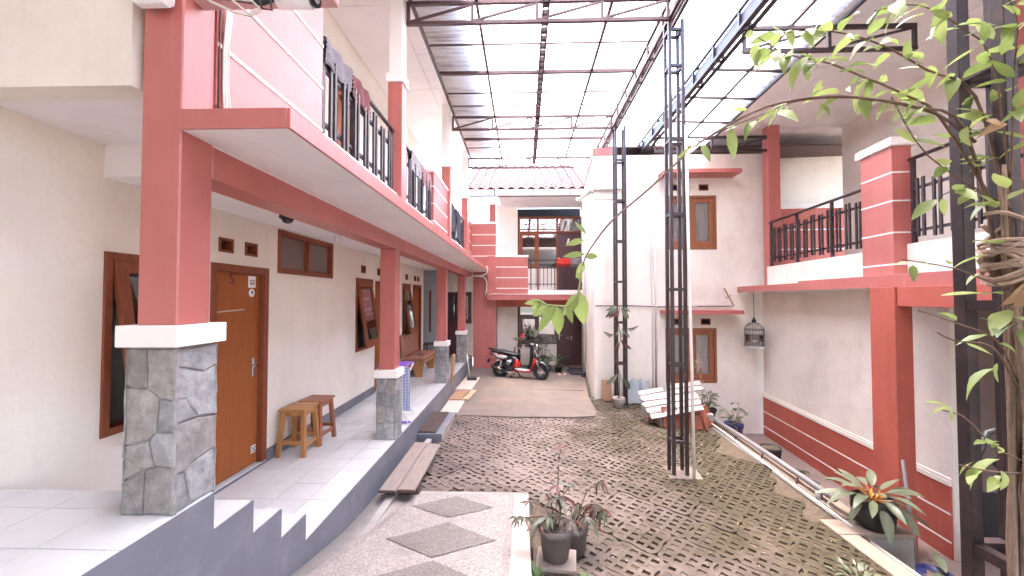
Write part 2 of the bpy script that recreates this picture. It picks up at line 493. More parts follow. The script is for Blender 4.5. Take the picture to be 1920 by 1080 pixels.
class MB:
    def __init__(self):
        self.bm = bmesh.new()

    def quad(self, *p):
        return self.bm.faces.new([self.bm.verts.new(q) for q in p])

    def box(self, x0, x1, y0, y1, z0, z1, bev=0.0, M=None):
        b = self.bm
        v = [b.verts.new((x, y, z)) for x in (x0, x1) for y in (y0, y1) for z in (z0, z1)]
        fs = [b.faces.new([v[i] for i in f]) for f in ((0, 1, 3, 2), (4, 6, 7, 5), (0, 4, 5, 1), (2, 3, 7, 6), (0, 2, 6, 4), (1, 5, 7, 3))]
        if M is not None:
            for q in v:
                q.co = M @ q.co
        if bev:
            es = list({e for f in fs for e in f.edges})
            bmesh.ops.bevel(b, geom=es, offset=bev, segments=1, profile=0.5, affect='EDGES')
        return self

    def tube(self, pts, r, n=8, cap=True, r1=None):
        b = self.bm
        pts = [Vector(p) for p in pts]
        rings = []
        prev = None
        k = len(pts)
        for i, p in enumerate(pts):
            d = (pts[min(i + 1, k - 1)] - pts[max(i - 1, 0)])
            if d.length < 1e-9:
                d = Vector((0, 0, 1))
            d.normalize()
            a = prev if prev is not None else (Vector((0, 0, 1)) if abs(d.z) < 0.9 else Vector((1, 0, 0)))
            a = (a - d * a.dot(d))
            if a.length < 1e-6:
                a = d.orthogonal()
            a.normalize()
            prev = a
            c = d.cross(a)
            rr = r if r1 is None else r + (r1 - r) * i / max(1, k - 1)
            rings.append([b.verts.new(p + (a * math.cos(2 * math.pi * j / n) + c * math.sin(2 * math.pi * j / n)) * rr) for j in range(n)])
        for i in range(k - 1):
            for j in range(n):
                f = b.faces.new((rings[i][j], rings[i][(j + 1) % n], rings[i + 1][(j + 1) % n], rings[i + 1][j]))
                f.smooth = n > 5
        if cap:
            b.faces.new(list(reversed(rings[0])))
            b.faces.new(rings[-1])
        return self

    def bar(self, p0, p1, w, h=None):
        """square section bar"""
        h = h or w
        p0, p1 = Vector(p0), Vector(p1)
        d = (p1 - p0).normalized()
        a = Vector((0, 0, 1)) if abs(d.z) < 0.95 else Vector((1, 0, 0))
        s = d.cross(a).normalized()
        u = s.cross(d)
        b = self.bm
        v = []
        for p in (p0, p1):
            for i, j in ((-1, -1), (1, -1), (1, 1), (-1, 1)):
                v.append(b.verts.new(p + s * i * w / 2 + u * j * h / 2))
        for f in ((3, 2, 1, 0), (4, 5, 6, 7), (0, 1, 5, 4), (1, 2, 6, 5), (2, 3, 7, 6), (3, 0, 4, 7)):
            b.faces.new([v[i] for i in f])
        return self

    def lathe(self, prof, n=20, c=(0, 0, 0), cap=True):
        b = self.bm
        c = Vector(c)
        rings = [[b.verts.new(c + Vector((r * math.cos(2 * math.pi * j / n), r * math.sin(2 * math.pi * j / n), z))) for j in range(n)] for r, z in prof]
        for i in range(len(prof) - 1):
            for j in range(n):
                f = b.faces.new((rings[i][j], rings[i][(j + 1) % n], rings[i + 1][(j + 1) % n], rings[i + 1][j]))
                f.smooth = True
        if cap:
            b.faces.new(list(reversed(rings[0])))
            b.faces.new(rings[-1])
        return self

    def prism(self, pts, off):
        b = self.bm
        a = [b.verts.new(p) for p in pts]
        c = [b.verts.new(Vector(p) + Vector(off)) for p in pts]
        b.faces.new(a)
        b.faces.new(list(reversed(c)))
        k = len(pts)
        for i in range(k):
            b.faces.new((a[i], c[i], c[(i + 1) % k], a[(i + 1) % k]))
        return self

    def loft(self, secs, n=12, e=2.5, cap=True, axis='x'):
        """secs: (x, y, z, half_width_y, half_height_z) rings in the plane x=const, superellipse"""
        b = self.bm
        rings = []
        for (x, y, z, hw, hh) in secs:
            ring = []
            for j in range(n):
                t = 2 * math.pi * j / n
                ct, st = math.cos(t), math.sin(t)
                ring.append(b.verts.new((x, y + hw * math.copysign(abs(ct) ** (2 / e), ct), z + hh * math.copysign(abs(st) ** (2 / e), st))))
            rings.append(ring)
        for i in range(len(secs) - 1):
            for j in range(n):
                f = b.faces.new((rings[i][j], rings[i][(j + 1) % n], rings[i + 1][(j + 1) % n], rings[i + 1][j]))
                f.smooth = True
        if cap:
            b.faces.new(list(reversed(rings[0])))
            b.faces.new(rings[-1])
        return self

    def mesh(self, name, m=None):
        bmesh.ops.recalc_face_normals(self.bm, faces=self.bm.faces)
        me = bpy.data.meshes.new(name)
        self.bm.to_mesh(me)
        self.bm.free()
        if m:
            me.materials.append(m)
        return me

    def build(self, name, m, parent=None, loc=None, **kw):
        return put(name, self.mesh(name, m), parent, loc, **kw)


def put(name, me, parent=None, loc=None, rot=None, kind=None, label=None, M=None):
    o = bpy.data.objects.new(name, me)
    COL.objects.link(o)
    if parent is not None:
        o.parent = parent
    if M is not None:
        o.matrix_local = M
    if loc is not None:
        o.location = loc
    if rot is not None:
        o.rotation_euler = rot
    if kind:
        o['kind'] = kind
    if label:
        o['label'] = label
    return o


def tag(o, label, cat, group=None):
    o['label'] = label
    o['category'] = cat
    if group:
        o['group'] = group
    return o


def thing(name, label, cat, loc=(0, 0, 0), rz=0.0, group=None):
    o = bpy.data.objects.new(name, None)
    o.empty_display_size = 0.1
    COL.objects.link(o)
    o.location = loc
    o.rotation_euler = (0, 0, rz)
    return tag(o, label, cat, group)


def B(name, m, parent, x0, x1, y0, y1, z0, z1, bev=0.0, **kw):
    return MB().box(x0, x1, y0, y1, z0, z1, bev).build(name, m, parent, **kw)


def wall_holes(axis, c, t, u0, u1, z0, z1, holes):
    """wall slab with rectangular holes. axis 'x': plane x=c..c+t with u=y; axis 'y': plane y=c..c+t with u=x."""
    mb = MB()
    us = sorted({u0, u1, *[h[0] for h in holes], *[h[1] for h in holes]})
    zs = sorted({z0, z1, *[h[2] for h in holes], *[h[3] for h in holes]})
    us = [u for u in us if u0 <= u <= u1]
    zs = [z for z in zs if z0 <= z <= z1]

    def P(u, z, d):
        return (c + d, u, z) if axis == 'x' else (u, c + d, z)

    def solid(i, j):
        if i < 0 or j < 0 or i >= len(us) - 1 or j >= len(zs) - 1:
            return False
        uc, zc = (us[i] + us[i + 1]) / 2, (zs[j] + zs[j + 1]) / 2
        return not any(h[0] < uc < h[1] and h[2] < zc < h[3] for h in holes)
    for i in range(len(us) - 1):
        for j in range(len(zs) - 1):
            if not solid(i, j):
                continue
            a, b2, e, f = us[i], us[i + 1], zs[j], zs[j + 1]
            for d in (0, t):
                mb.quad(P(a, e, d), P(b2, e, d), P(b2, f, d), P(a, f, d))
            if not solid(i - 1, j):
                mb.quad(P(a, e, 0), P(a, f, 0), P(a, f, t), P(a, e, t))
            if not solid(i + 1, j):
                mb.quad(P(b2, e, 0), P(b2, f, 0), P(b2, f, t), P(b2, e, t))
            if not solid(i, j - 1):
                mb.quad(P(a, e, 0), P(b2, e, 0), P(b2, e, t), P(a, e, t))
            if not solid(i, j + 1):
                mb.quad(P(a, f, 0), P(b2, f, 0), P(b2, f, t), P(a, f, t))
    bmesh.ops.remove_doubles(mb.bm, verts=mb.bm.verts, dist=1e-5)
    return mb


def frame_mb(w, h, t, d, y0=0.0, bottom=True, bev=0.004):
    """rect frame in local xz plane: x 0..w, z 0..h, thickness t, depth y0..y0+d"""
    mb = MB()
    mb.box(0, t, y0, y0 + d, 0, h, bev)
    mb.box(w - t, w, y0, y0 + d, 0, h, bev)
    mb.box(t, w - t, y0 + 0.002, y0 + d - 0.002, h - t, h, bev)
    if bottom:
        mb.box(t, w - t, y0 + 0.002, y0 + d - 0.002, 0, t, bev)
    return mb


# leaf meshes -------------------------------------------------------------
def leaf_mesh(name, m, L=1.0, W=0.32, droop=0.35, fold=0.12, pw=0.8, twist=0.0, wave=0.0):
    mb = MB()
    k = 6
    rows = []
    for i in range(k + 1):
        t = i / k
        wd = W * 0.5 * (math.sin(math.pi * t ** pw) ** 0.9 if 0 < t < 1 else 0.0)
        x = L * t * (1 - 0.12 * droop * t)
        z = -droop * L * t * t * 0.6
        tw = twist * t
        wz = wave * math.sin(t * 9) * wd
        if i in (0, k):
            rows.append([mb.bm.verts.new((x, 0, z))])
        else:
            c, s = math.cos(tw), math.sin(tw)
            rows.append([mb.bm.verts.new((x, wd * c, z + fold * wd * 2 + wd * s + wz)), mb.bm.verts.new((x, 0, z)), mb.bm.verts.new((x, -wd * c, z + fold * wd * 2 - wd * s - wz))])
    for i in range(k):
        a, b = rows[i], rows[i + 1]
        if len(a) == 1:
            mb.bm.faces.new((a[0], b[0], b[1]))
            mb.bm.faces.new((a[0], b[1], b[2]))
        elif len(b) == 1:
            mb.bm.faces.new((a[0], b[0], a[1]))
            mb.bm.faces.new((a[1], b[0], a[2]))
        else:
            mb.bm.faces.new((a[0], b[0], b[1], a[1]))
            mb.bm.faces.new((a[1], b[1], b[2], a[2]))
    for f in mb.bm.faces:
        f.smooth = True
    return mb.mesh(name, m)


def leaf_set(m, W=0.32, droop=0.35, n=4, fold=0.12, pw=0.8):
    return [leaf_mesh('leaf', m, 1.0, W * (0.85 + 0.1 * i), droop * (0.4 + 0.4 * i), fold * (0.6 + 0.4 * i), pw, (i - 1.5) * 0.35, 0.12 * (i % 2)) for i in range(n)]

LV = leaf_set(LEAF_V, 0.36, 0.45)
LD = leaf_set(LEAF_D, 0.34, 0.5)
LS = leaf_set(LEAF_S, 0.28, 0.55, pw=0.9)
LB = leaf_set(LEAF_B, 0.23, 0.6)
LR = leaf_set(LEAF_R, 0.23, 0.5)
LO = leaf_set(LEAF_O, 0.22, 0.3)
LX = leaf_set(LEAF_X, 0.45, 0.9)


def leaf(parent, pos, d, size, kinds, up=(0, 0, 1), roll=0.0, rr=rnd):
    d = Vector(d).normalized()
    u = Vector(up)
    s = u.cross(d)
    if s.length < 1e-3:
        s = d.orthogonal()
    s.normalize()
    u = d.cross(s)
    q = Matrix((d, s, u)).transposed().to_4x4()
    M = Matrix.Translation(pos) @ q @ Matrix.Rotation(roll, 4, 'X') @ Matrix.Diagonal((size, size, size, 1))
    return put('leaf', rr.choice(kinds), parent, M=M)

# ================================================================ SETTING: ground, paving, walkway, ramp
def gz(x):
    return -0.37 - 0.03 * (x + 1.2)

B('ground', SOIL, None, -90, 90, -60, 120, -1.42, -1.36, kind='structure')

# courtyard paving: soil bed with perforated pavers on it, tilted down to the right
bed = MB()
bed.box(-0.42, 4.50, 1.2, 9.05, -0.9, -0.024)
pav = bed.build('courtyard_paving', SOIL, None, loc=(-1.2, 0, -0.37), rot=(0, 0.03, 0), kind='structure')


def paver_mesh(seed, fill):
    r = random.Random(seed)
    mb = MB()
    S, n, hole = 0.420, 4, 0.060
    web = (S - n * hole) / (n + 1)
    cs = [0.0]
    for i in range(n):
        cs += [cs[-1] + web, cs[-1] + web + hole]
    cs.append(S)
    hole2 = 0.045
    web2 = (S - n * hole2) / (n + 1)
    ct = [0.0]
    for i in range(n):
        ct += [ct[-1] + web2, ct[-1] + web2 + hole2]
    ct.append(S)
    k = len(cs)
    V, Vb = {}, {}
    for i in range(k):
        for j in range(k):
            x, y = cs[i], ct[j]
            edge = i in (0, k - 1) or j in (0, k - 1)
            if edge:
                # wavy outline: pulled in between the lobes
                if i in (0, k - 1) and j in (0, k - 1):
                    x += 0.016 if i == 0 else -0.016
                    y += 0.016 if j == 0 else -0.016
                elif i in (0, k - 1):
                    x += (0.010 if j in (4, 5) else -0.006) * (1 if i == 0 else -1)
                else:
                    y += (0.010 if i in (4, 5) else -0.006) * (1 if j == 0 else -1)
            x += r.uniform(-0.004, 0.004)
            y += r.uniform(-0.004, 0.004)
            V[i, j] = mb.bm.verts.new((x, y, r.uniform(-0.0015, 0.0015)))
            Vb[i, j] = mb.bm.verts.new((x, y, -0.045))
    for i in range(k - 1):
        for j in range(k - 1):
            if i % 2 == 1 and j % 2 == 1:
                if r.random() < fill:      # hole silted up with soil
                    d = r.uniform(-0.017, -0.003)
                    q = [mb.bm.verts.new(V[a].co + Vector((0, 0, d))) for a in ((i, j), (i + 1, j), (i + 1, j + 1), (i, j + 1))]
                    mb.bm.faces.new(q).material_index = 0 if r.random() < 0.7 else 1
                for a, b in (((i, j), (i + 1, j)), ((i + 1, j), (i + 1, j + 1)), ((i + 1, j + 1), (i, j + 1)), ((i, j + 1), (i, j))):
                    mb.bm.faces.new((V[a], V[b], Vb[b], Vb[a])).material_index = 1  # hole sides coloured dark to stand for the rim's shadow
            else:
                mb.bm.faces.new((V[i, j], V[i + 1, j], V[i + 1, j + 1], V[i, j + 1]))
    ring = [(i, 0) for i in range(k)] + [(k - 1, j) for j in range(1, k)] + [(i, k - 1) for i in range(k - 2, -1, -1)] + [(0, j) for j in range(k - 2, 0, -1)]
    for a, b in zip(ring, ring[1:] + ring[:1]):
        mb.bm.faces.new((V[a], V[b], Vb[b], Vb[a]))
    me = mb.mesh('paver', PAVER)
    me.materials.append(SOIL)
    return me

PMW = [paver_mesh(i, 0.92) for i in range(4)]
PM = [paver_mesh(10 + i, 0.60) for i in range(5)]
PMM = [paver_mesh(20 + i, 0.84) for i in range(4)]
pitch = 0.428
th = R(-40)
for i in range(-14, 18):
    for j in range(-14, 18):
        u, v = i * pitch + (0.10 if j % 2 else 0), j * pitch
        xc = 1.0 + u * math.cos(th) - v * math.sin(th)          # centre of the paver, world
        yc = 5.0 + u * math.sin(th) + v * math.cos(th)
        if xc < -1.33 or xc > 3.10 or yc < 1.5 or yc > 8.75:
            continue
        if xc < 0.02 and yc < 4.30:            # under the ramp
            continue
        if xc < 0.28 and yc < 4.20:
            continue
        if yc > 7.62 and xc < 1.25:            # under the concrete apron
            continue
        M = Matrix.Translation((xc + 1.2, yc, rnd.uniform(-0.006, 0.003))) @ Matrix.Rotation(rnd.uniform(-0.018, 0.018), 4, 'X') @ Matrix.Rotation(rnd.uniform(-0.018, 0.018), 4, 'Y') @ Matrix.Rotation(th + rnd.uniform(-0.02, 0.02) + math.pi * rnd.randrange(2), 4, 'Z') @ Matrix.Translation((-0.21, -0.21, 0))
        sel = PMW if (xc < 0.9 + 0.15 * (yc - 5) and rnd.random() < 0.85) else (PMM if (xc > 1.7 and yc > 3.2 and rnd.random() < 0.8) else PM)
        put('paver', rnd.choice(sel), pav, M=M)

# loose grit and scraps on the pavers
mb = MB()
for i in range(260):
    x, y = rnd.uniform(-1.1, 3.2), rnd.uniform(1.6, 8.7)
    if (x < 0.1 and y < 4.45) or (y > 7.2 and x < 1.45):
        continue
    s = rnd.uniform(0.003, 0.009) * (2.0 if rnd.random() < 0.05 else 1)
    ang = rnd.uniform(0, 3)
    c, sn = math.cos(ang) * s, math.sin(ang) * s
    z = gz(x) + 0.001
    a = [mb.bm.verts.new(p) for p in ((x + c, y + sn, z), (x - sn * 1.4, y + c * 1.4, z), (x - c, y - sn, z), (x + sn, y - c, z))]
    t = mb.bm.verts.new((x, y, z + s * 0.8))
    for k in range(4):
        mb.bm.faces.new((a[k], a[(k + 1) % 4], t))
mb.build('grit', mat('pale_grit', (0.5, 0.42, 0.37), 0.9, 0.3, 30), None, kind='stuff')
mb = MB()
lr = random.Random(99)
for i in range(34):
    x, y = lr.uniform(-1.0, 3.1), lr.uniform(2.4, 7.1)
    if x < 0.2 and y < 4.5:
        continue
    a, s = lr.uniform(0, 6.28), lr.uniform(0.018, 0.04)
    c, sn = math.cos(a), math.sin(a)
    z = gz(x) + 0.004
    pts = [(x, y, z), (x + c * s * .5 - sn * s * .25, y + sn * s * .5 + c * s * .25, z + 0.006), (x + c * s, y + sn * s, z + 0.002), (x + c * s * .5 + sn * s * .25, y + sn * s * .5 - c * s * .25, z + 0.006)]
    mb.bm.faces.new([mb.bm.verts.new(p) for p in pts])
mb.build('fallen_leaves', LEAF_X, None, kind='stuff')
# moss and tiny weeds in the damp right-hand strip
mb = MB()
for i in range(1500):
    x = 3.25 - abs(rnd.gauss(0, 0.75))
    y = rnd.uniform(2.2, 7.0)
    if x < 1.0 or noise.noise((x * 2.2, y * 2.2, 3)) < -0.05:
        continue
    z = gz(x) + 0.002
    a = rnd.uniform(0, 6.28)
    s = rnd.uniform(0.006, 0.016)
    mb.bm.faces.new([mb.bm.verts.new(p) for p in ((x, y, z), (x + math.cos(a) * s, y + math.sin(a) * s, z + s * 0.7), (x + math.cos(a + 0.9) * s, y + math.sin(a + 0.9) * s, z + s * 0.4))])
mb.build('moss', leafmat('moss_green', (0.07, 0.065, 0.02), (0.15, 0.15, 0.045), 0.1, 0.9), None, kind='stuff')

# concrete apron in front of the back house
ap = MB()
ap.prism([(-1.62, 7.28, -0.362), (-0.2, 7.22, -0.375), (0.9, 7.32, -0.40), (1.33, 7.45, -0.415), (1.40, 7.7, -0.425), (1.46, 8.95, -0.43), (1.95, 13.1, -0.43), (-1.62, 13.1, -0.37)], (0, 0, -0.4))
apron = ap.build('concrete_apron', CONCB, None, kind='structure')
for pts in ([(-0.15, 7.3), (-0.1, 12.8)], [(-1.1, 9.4), (1.4, 9.5)], [(0.75, 7.35), (0.9, 9.5)]):
    g = MB()
    (xa, ya), (xb, yb) = pts
    za, zb = -0.362 - 0.02 * (xa + 1.62) + 0.001, -0.362 - 0.02 * (xb + 1.62) + 0.001
    g.bar((xa, ya, za), (xb, yb, zb), 0.012, 0.006)
    g.build('slab_joint', mat('joint_dirt', (0.22, 0.15, 0.115), 0.95, 0.2, 10), apron)

# ramp with pebble wash
PY = [0, 0.8, 1.5, 2.1, 2.71, 3.1, 3.47, 3.9, 4.40]
PZ = [.42, .27, .14, .01, -.125, -.21, -.285, -.335, -.362]


def rz_(y):
    for i in range(len(PY) - 1):
        if PY[i] <= y <= PY[i + 1]:
            t = (y - PY[i]) / (PY[i + 1] - PY[i])
            return PZ[i] * (1 - t) + PZ[i + 1] * t
    return PZ[0] if y < 0 else PZ[-1]


def ramp_sheet(xl, xr, y0, y1, dz, nx=6, ny=44):
    mb = MB()
    vs = []
    for j in range(ny + 1):
        y = y0 + (y1 - y0) * j / ny
        a, b = xl(y), xr(y)
        vs.append([mb.bm.verts.new((a + (b - a) * i / nx, y, rz_(y) + dz)) for i in range(nx + 1)])
    for j in range(ny):
        for i in range(nx):
            mb.bm.faces.new((vs[j][i], vs[j][i + 1], vs[j + 1][i + 1], vs[j + 1][i])).smooth = True
    return mb

mb = ramp_sheet(lambda y: -1.6, lambda y: 0.05, 0.0, 4.40, 0)
be = [e for e in mb.bm.edges if e.is_boundary]
r = bmesh.ops.extrude_edge_only(mb.bm, edges=be)
for v in [q for q in r['geom'] if isinstance(q, bmesh.types.BMVert)]:
    v.co.z = -0.85
ramp = mb.build('ramp', CONC, None, kind='structure')
XL = lambda y: -1.17 - 0.175 * (4.36 - y) if y > 3.0 else -1.40 - 0.10 * (3.0 - y)
ramp_sheet(XL, lambda y: -0.17, 0.0, 4.33, 0.004).build('pebble_wash', PEB_L, ramp)
ramp_sheet(lambda y: -0.166, lambda y: -0.105, 0.0, 4.33, 0.004, 2).build('pebble_border', PEB_M, ramp)
ramp_sheet(lambda y: XL(y) - 0.055, lambda y: XL(y) - 0.004, 0.0, 4.33, 0.0035, 2).build('pebble_border', PEB_M, ramp)
ramp_sheet(lambda y: -0.10, lambda y: 0.052, 0.0, 4.33, 0.006, 2).build('edge_kerb', mat('pale_kerb_cement', (0.50, 0.43, 0.38), 0.8, 0.1, 5, 0.2, 40), ramp)
for cy, hy, hw in ((4.03, 0.235, 0.41), (3.355, 0.34, 0.465), (2.60, 0.36, 0.47), (1.85, 0.36, 0.47)):
    mb = MB()
    n = 10
    rows = []
    for j in range(n + 1):
        y = cy - hy + 2 * hy * j / n
        ww = hw * (1 - abs(y - cy) / hy)
        cx = -0.70 + 0.03 * (3.4 - cy)
        rows.append([mb.bm.verts.new((cx + ww * s + rnd.uniform(-.004, .004), y, rz_(y) + 0.010)) for s in (-1, -0.5, 0, 0.5, 1)])
    for j in range(n):
        for i in range(4):
            a = (rows[j][i], rows[j][i + 1], rows[j + 1][i + 1], rows[j + 1][i])
            try:
                mb.bm.faces.new(a)
            except ValueError:
                pass
    bmesh.ops.remove_doubles(mb.bm, verts=mb.bm.verts, dist=1e-4)
    mb.build('diamond_inlay', PEB_D, ramp)

# drain channel running beside the riser under the planks
dr = MB()
dr.prism([(-1.60, 4.40, -0.372), (-1.60, 5.85, -0.372), (-1.42, 5.85, -0.375), (-1.42, 4.40, -0.375)], (0, 0, -0.1))
dr.box(-1.44, -1.36, 3.55, 5.85, -0.5, -0.30, 0.006)
dr.build('drain_channel', CONC, None, kind='structure')

# raised tiled walkway with the stair up to the near platform
wk = MB()
wk.box(-2.98, -1.604, 2.885, 12.3, -0.95, -0.012)
wk.box(-2.98, -1.604, -1.2, 2.015, -0.95, 0.766)
walk = wk.build('walkway', GROUT, None, kind='structure')
SX = [2.015, 2.317, 2.593, 2.888]
SZ = [0.584, 0.389, 0.195]
# riser face (dark grey paint) as one stepped panel
pf = [(-1.2, -0.9), (12.3, -0.9), (12.3, -0.002), (2.889, -0.002), (2.889, 0.193), (2.594, 0.193), (2.594, 0.387), (2.318, 0.387), (2.318, 0.582), (2.016, 0.582), (2.016, 0.776), (-1.2, 0.776)]
MB().prism([(-1.596, a, b) for a, b in pf], (-0.012, 0, 0)).build('riser_face', GREY, walk)
st = MB()
for i in range(3):
    st.box(-2.98, -1.608, SX[i], SX[i + 1] - 0.001 * i, -0.9 + 0.001 * i, SZ[i] - 0.012)
st.build('stair_body', GROUT, walk)

T = 0.2962
tile_me = MB().box(0.0024, T - 0.0024, 0.0024, T - 0.0024, -0.012, 0).mesh('tile', TILE)


def tiles(x0, x1, y0, y1, z, ox, oy):
    i0, i1 = math.floor((x0 - ox) / T), math.ceil((x1 - ox) / T)
    j0, j1 = math.floor((y0 - oy) / T), math.ceil((y1 - oy) / T)
    for i in range(i0, i1):
        for j in range(j0, j1):
            a, b = max(x0, ox + i * T), min(x1, ox + (i + 1) * T)
            c, d = max(y0, oy + j * T), min(y1, oy + (j + 1) * T)
            if b - a < 0.012 or d - c < 0.012:
                continue
            put('tile', tile_me, walk, M=Matrix.Translation((a, c, z + rnd.uniform(-0.0006, 0.0006))) @ Matrix.Diagonal(((b - a) / T, (d - c) / T, 1, 1)))

tiles(-2.8, -1.597, 2.89, 11.9, 0.0, -2.195, 3.768 - 2 * T)
tiles(-2.8, -1.597, 0.75, 2.014, 0.778, -2.25, 1.838)
for i in range(3):
    tiles(-2.8, -1.597, SX[i] + 0.002, SX[i + 1] - 0.002, SZ[i], -2.195, SX[i] + 0.002)
for i in range(4):                                       # white tiled stair risers
    zt = (0.778 if i == 0 else SZ[i - 1])
    zb = SZ[i] if i < 3 else 0.0
    B('tile', TILE, walk, -2.8, -1.61, SX[i] + 0.0, SX[i] + 0.004, zb + 0.002, zt - 0.014)

# sunken alley on the right with its retaining wall
al = MB()
al.box(3.30, 8.5, -1.0, 9.0, -1.40, -1.20)
alley = al.build('alley_floor', ALLEYM, None, kind='structure')
rw = MB()
rw.prism([(3.24, 4.06, -1.3), (3.36, 4.06, -1.3), (3.62, 8.85, -1.3), (3.36, 8.85, -1.3)], (0, 0, 0.78))
rw.box(3.02, 3.30, 1.6, 4.20, -1.3, -0.528)
rw.box(3.30, 3.72, 3.94, 4.20, -1.301, -0.529)
ret = tag(rw.build('retaining_wall', CONC, None), 'low cement retaining wall with beige coping beside the sunken alley', 'wall')
mb = MB()
mb.prism([(3.30, 4.21, -0.52), (3.50, 4.21, -0.52), (3.62, 8.85, -0.52), (3.42, 8.85, -0.52)], (0, 0, 0.035))
mb.build('coping', COPING, ret)
MB().box(3.02, 3.20, 1.6, 3.93, -0.527, -0.487, 0.004).build('coping', COPING, ret)
MB().box(3.02, 3.74, 3.94, 4.19, -0.5275, -0.485, 0.004).build('coping', COPING, ret)
# lower landing between coping and column
B('landing', CONC, alley, 3.21, 4.25, 2.0, 3.93, -1.2, -0.86, 0.004)
for k, (x0, y0, zt) in enumerate(((4.35, 3.55, -0.95), (4.35, 3.15, -0.72), (4.35, 2.75, -0.5))):
    B('step', ALLEYM, alley, x0, x0 + 1.0, y0, y0 + 0.38, -1.2, zt, 0.006)

# ================================================================ LEFT BUILDING
LBD = thing('guest_house', 'long two-storey guest house in cream and pinkish red with a tiled walkway', 'building')


def face_M(loc, rz):
    return Matrix.Translation(loc) @ Matrix.Rotation(R(rz), 4, 'Z')


def door(parent, loc, rz, w, h, m=DOORW, fm=FRAMEW, t=0.075, rec=0.05, handle='r', fd=0.11):
    """frame flush 12 mm proud of the wall, leaf set back"""
    M = face_M(loc, rz)
    lf = MB().box(t, w - t, rec, rec + 0.035, 0.012, h - t, 0.003).build('door', m, parent, M=M)
    f = frame_mb(w, h, t, fd, -0.012, bottom=False)
    f.build('door_frame', fm, lf)
    hx = w - t - 0.08 if handle == 'r' else t + 0.08
    hm = MB()
    hm.box(hx - 0.018, hx + 0.018, rec - 0.008, rec, 0.92, 1.12, 0.003)
    hm.tube([(hx, rec, 1.04), (hx, rec - 0.05, 1.04), (hx + (-0.10 if handle == 'r' else 0.10), rec - 0.055, 1.04)], 0.008, 6)
    hm.build('handle', CHROME, lf)
    return lf


def window(parent, loc, rz, w, h, panes=1, fm=FRAMEW, t=0.06, fd=0.12, gm=GLASS, open_deg=None, curtain=None, sash=0.05, depth=0.05):
    M = face_M(loc, rz)
    mb = frame_mb(w, h, t, fd, -0.014)
    pw = (w - 2 * t) / panes
    for i in range(1, panes):
        mb.box(t + pw * i - t * 0.35, t + pw * i + t * 0.35, -0.012, fd - 0.016, t, h - t)
    f = mb.build('window', fm, parent, M=M)
    for i in range(panes):
        x0 = t + pw * i + (t * 0.35 if i else 0)
        x1 = t + pw * (i + 1) - (t * 0.35 if i < panes - 1 else 0)
        sw, sh = x1 - x0 - 0.006, h - 2 * t - 0.006
        s = MB()
        s.box(0, sash, -0.017, 0.017, -sh, 0, 0.002)
        s.box(sw - sash, sw, -0.017, 0.017, -sh, 0, 0.002)
        s.box(sash, sw - sash, -0.0165, 0.0165, -sash, 0)
        s.box(sash, sw - sash, -0.0165, 0.0165, -sh, -sh + sash * 1.3)
        a = open_deg if open_deg else 0
        Mg = Matrix.Translation((x0 + 0.003, depth if not a else 0.0, h - t - 0.003)) @ Matrix.Rotation(R(-a), 4, 'X')
        put('sash', s.mesh('sash', fm), f, M=Mg)
        g = MB()
        g.box(sash, sw - sash, -0.003, 0.003, -sh + sash * 1.3, -sash)
        put('pane', g.mesh('pane', gm), f, M=Mg)
    if curtain:
        c = MB()
        nx = int(w / 0.012)
        vs = []
        ww = w - 2 * t
        for i in range(nx + 1):
            x = t + ww * i / nx
            y = 0.082 + 0.012 * math.sin(i * 1.15) + 0.006 * math.sin(i * 0.37)
            vs.append((c.bm.verts.new((x, y, t)), c.bm.verts.new((x, y, h - t))))
        for i in range(nx):
            c.bm.faces.new((vs[i][0], vs[i + 1][0], vs[i + 1][1], vs[i][1])).smooth = True
        c.build('curtain', curtain, f)
    return f


def vent(parent, loc, rz, w, h, fm=FRAMEW):
    M = face_M(loc, rz)
    f = frame_mb(w, h, 0.022, 0.10, -0.012, bev=0.002).build('vent', fm, parent, M=M)
    MB().quad((0.02, 0.075, 0.02), (w - 0.02, 0.075, 0.02), (w - 0.02, 0.075, h - 0.02), (0.02, 0.075, h - 0.02))
    g = MB()
    g.quad((0.02, 0.08, 0.02), (w - 0.02, 0.08, 0.02), (w - 0.02, 0.08, h - 0.02), (0.02, 0.08, h - 0.02))
    g.build('vent_backing', DARK, f)
    return f

WX = -2.8
# openings in the long wall: (y0, y1, z0, z1)
win_n = (2.545, 3.27, 0.845, 2.09)
door5 = (3.445, 4.245, 0.0, 2.10)
hiw = (4.40, 5.69, 2.06, 2.565)
win2 = (6.50, 7.24, 0.87, 2.12)
door4 = (7.36, 8.16, 0.0, 2.10)
win3 = (9.02, 9.68, 0.87, 2.12)
door3 = (9.88, 10.70, 0.0, 2.12)
vents = [(3.53, 2.205), (3.872, 2.205), (6.71, 2.21), (7.45, 2.21), (9.25, 2.21), (9.98, 2.21), (10.28, 2.21)]
VW, VH = 0.18, 0.135
holes = [win_n, door5, hiw, win2, door4, win3, door3] + [(a, a + VW, b, b + VH) for a, b in vents]
wall_holes('x', WX, -0.16, -1.2, 10.95, -0.02, 2.585, holes).build('wall', CREAM, LBD)
B('wall', CREAM, LBD, WX - 0.16, WX, -1.2, 2.63, 2.585, 2.80)
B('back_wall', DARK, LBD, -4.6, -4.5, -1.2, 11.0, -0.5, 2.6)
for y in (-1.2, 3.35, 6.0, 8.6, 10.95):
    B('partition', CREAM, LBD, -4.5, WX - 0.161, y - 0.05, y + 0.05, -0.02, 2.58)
B('room_floor', GROUT, LBD, -4.5, WX - 0.161, -1.2, 10.9, -0.06, -0.001)

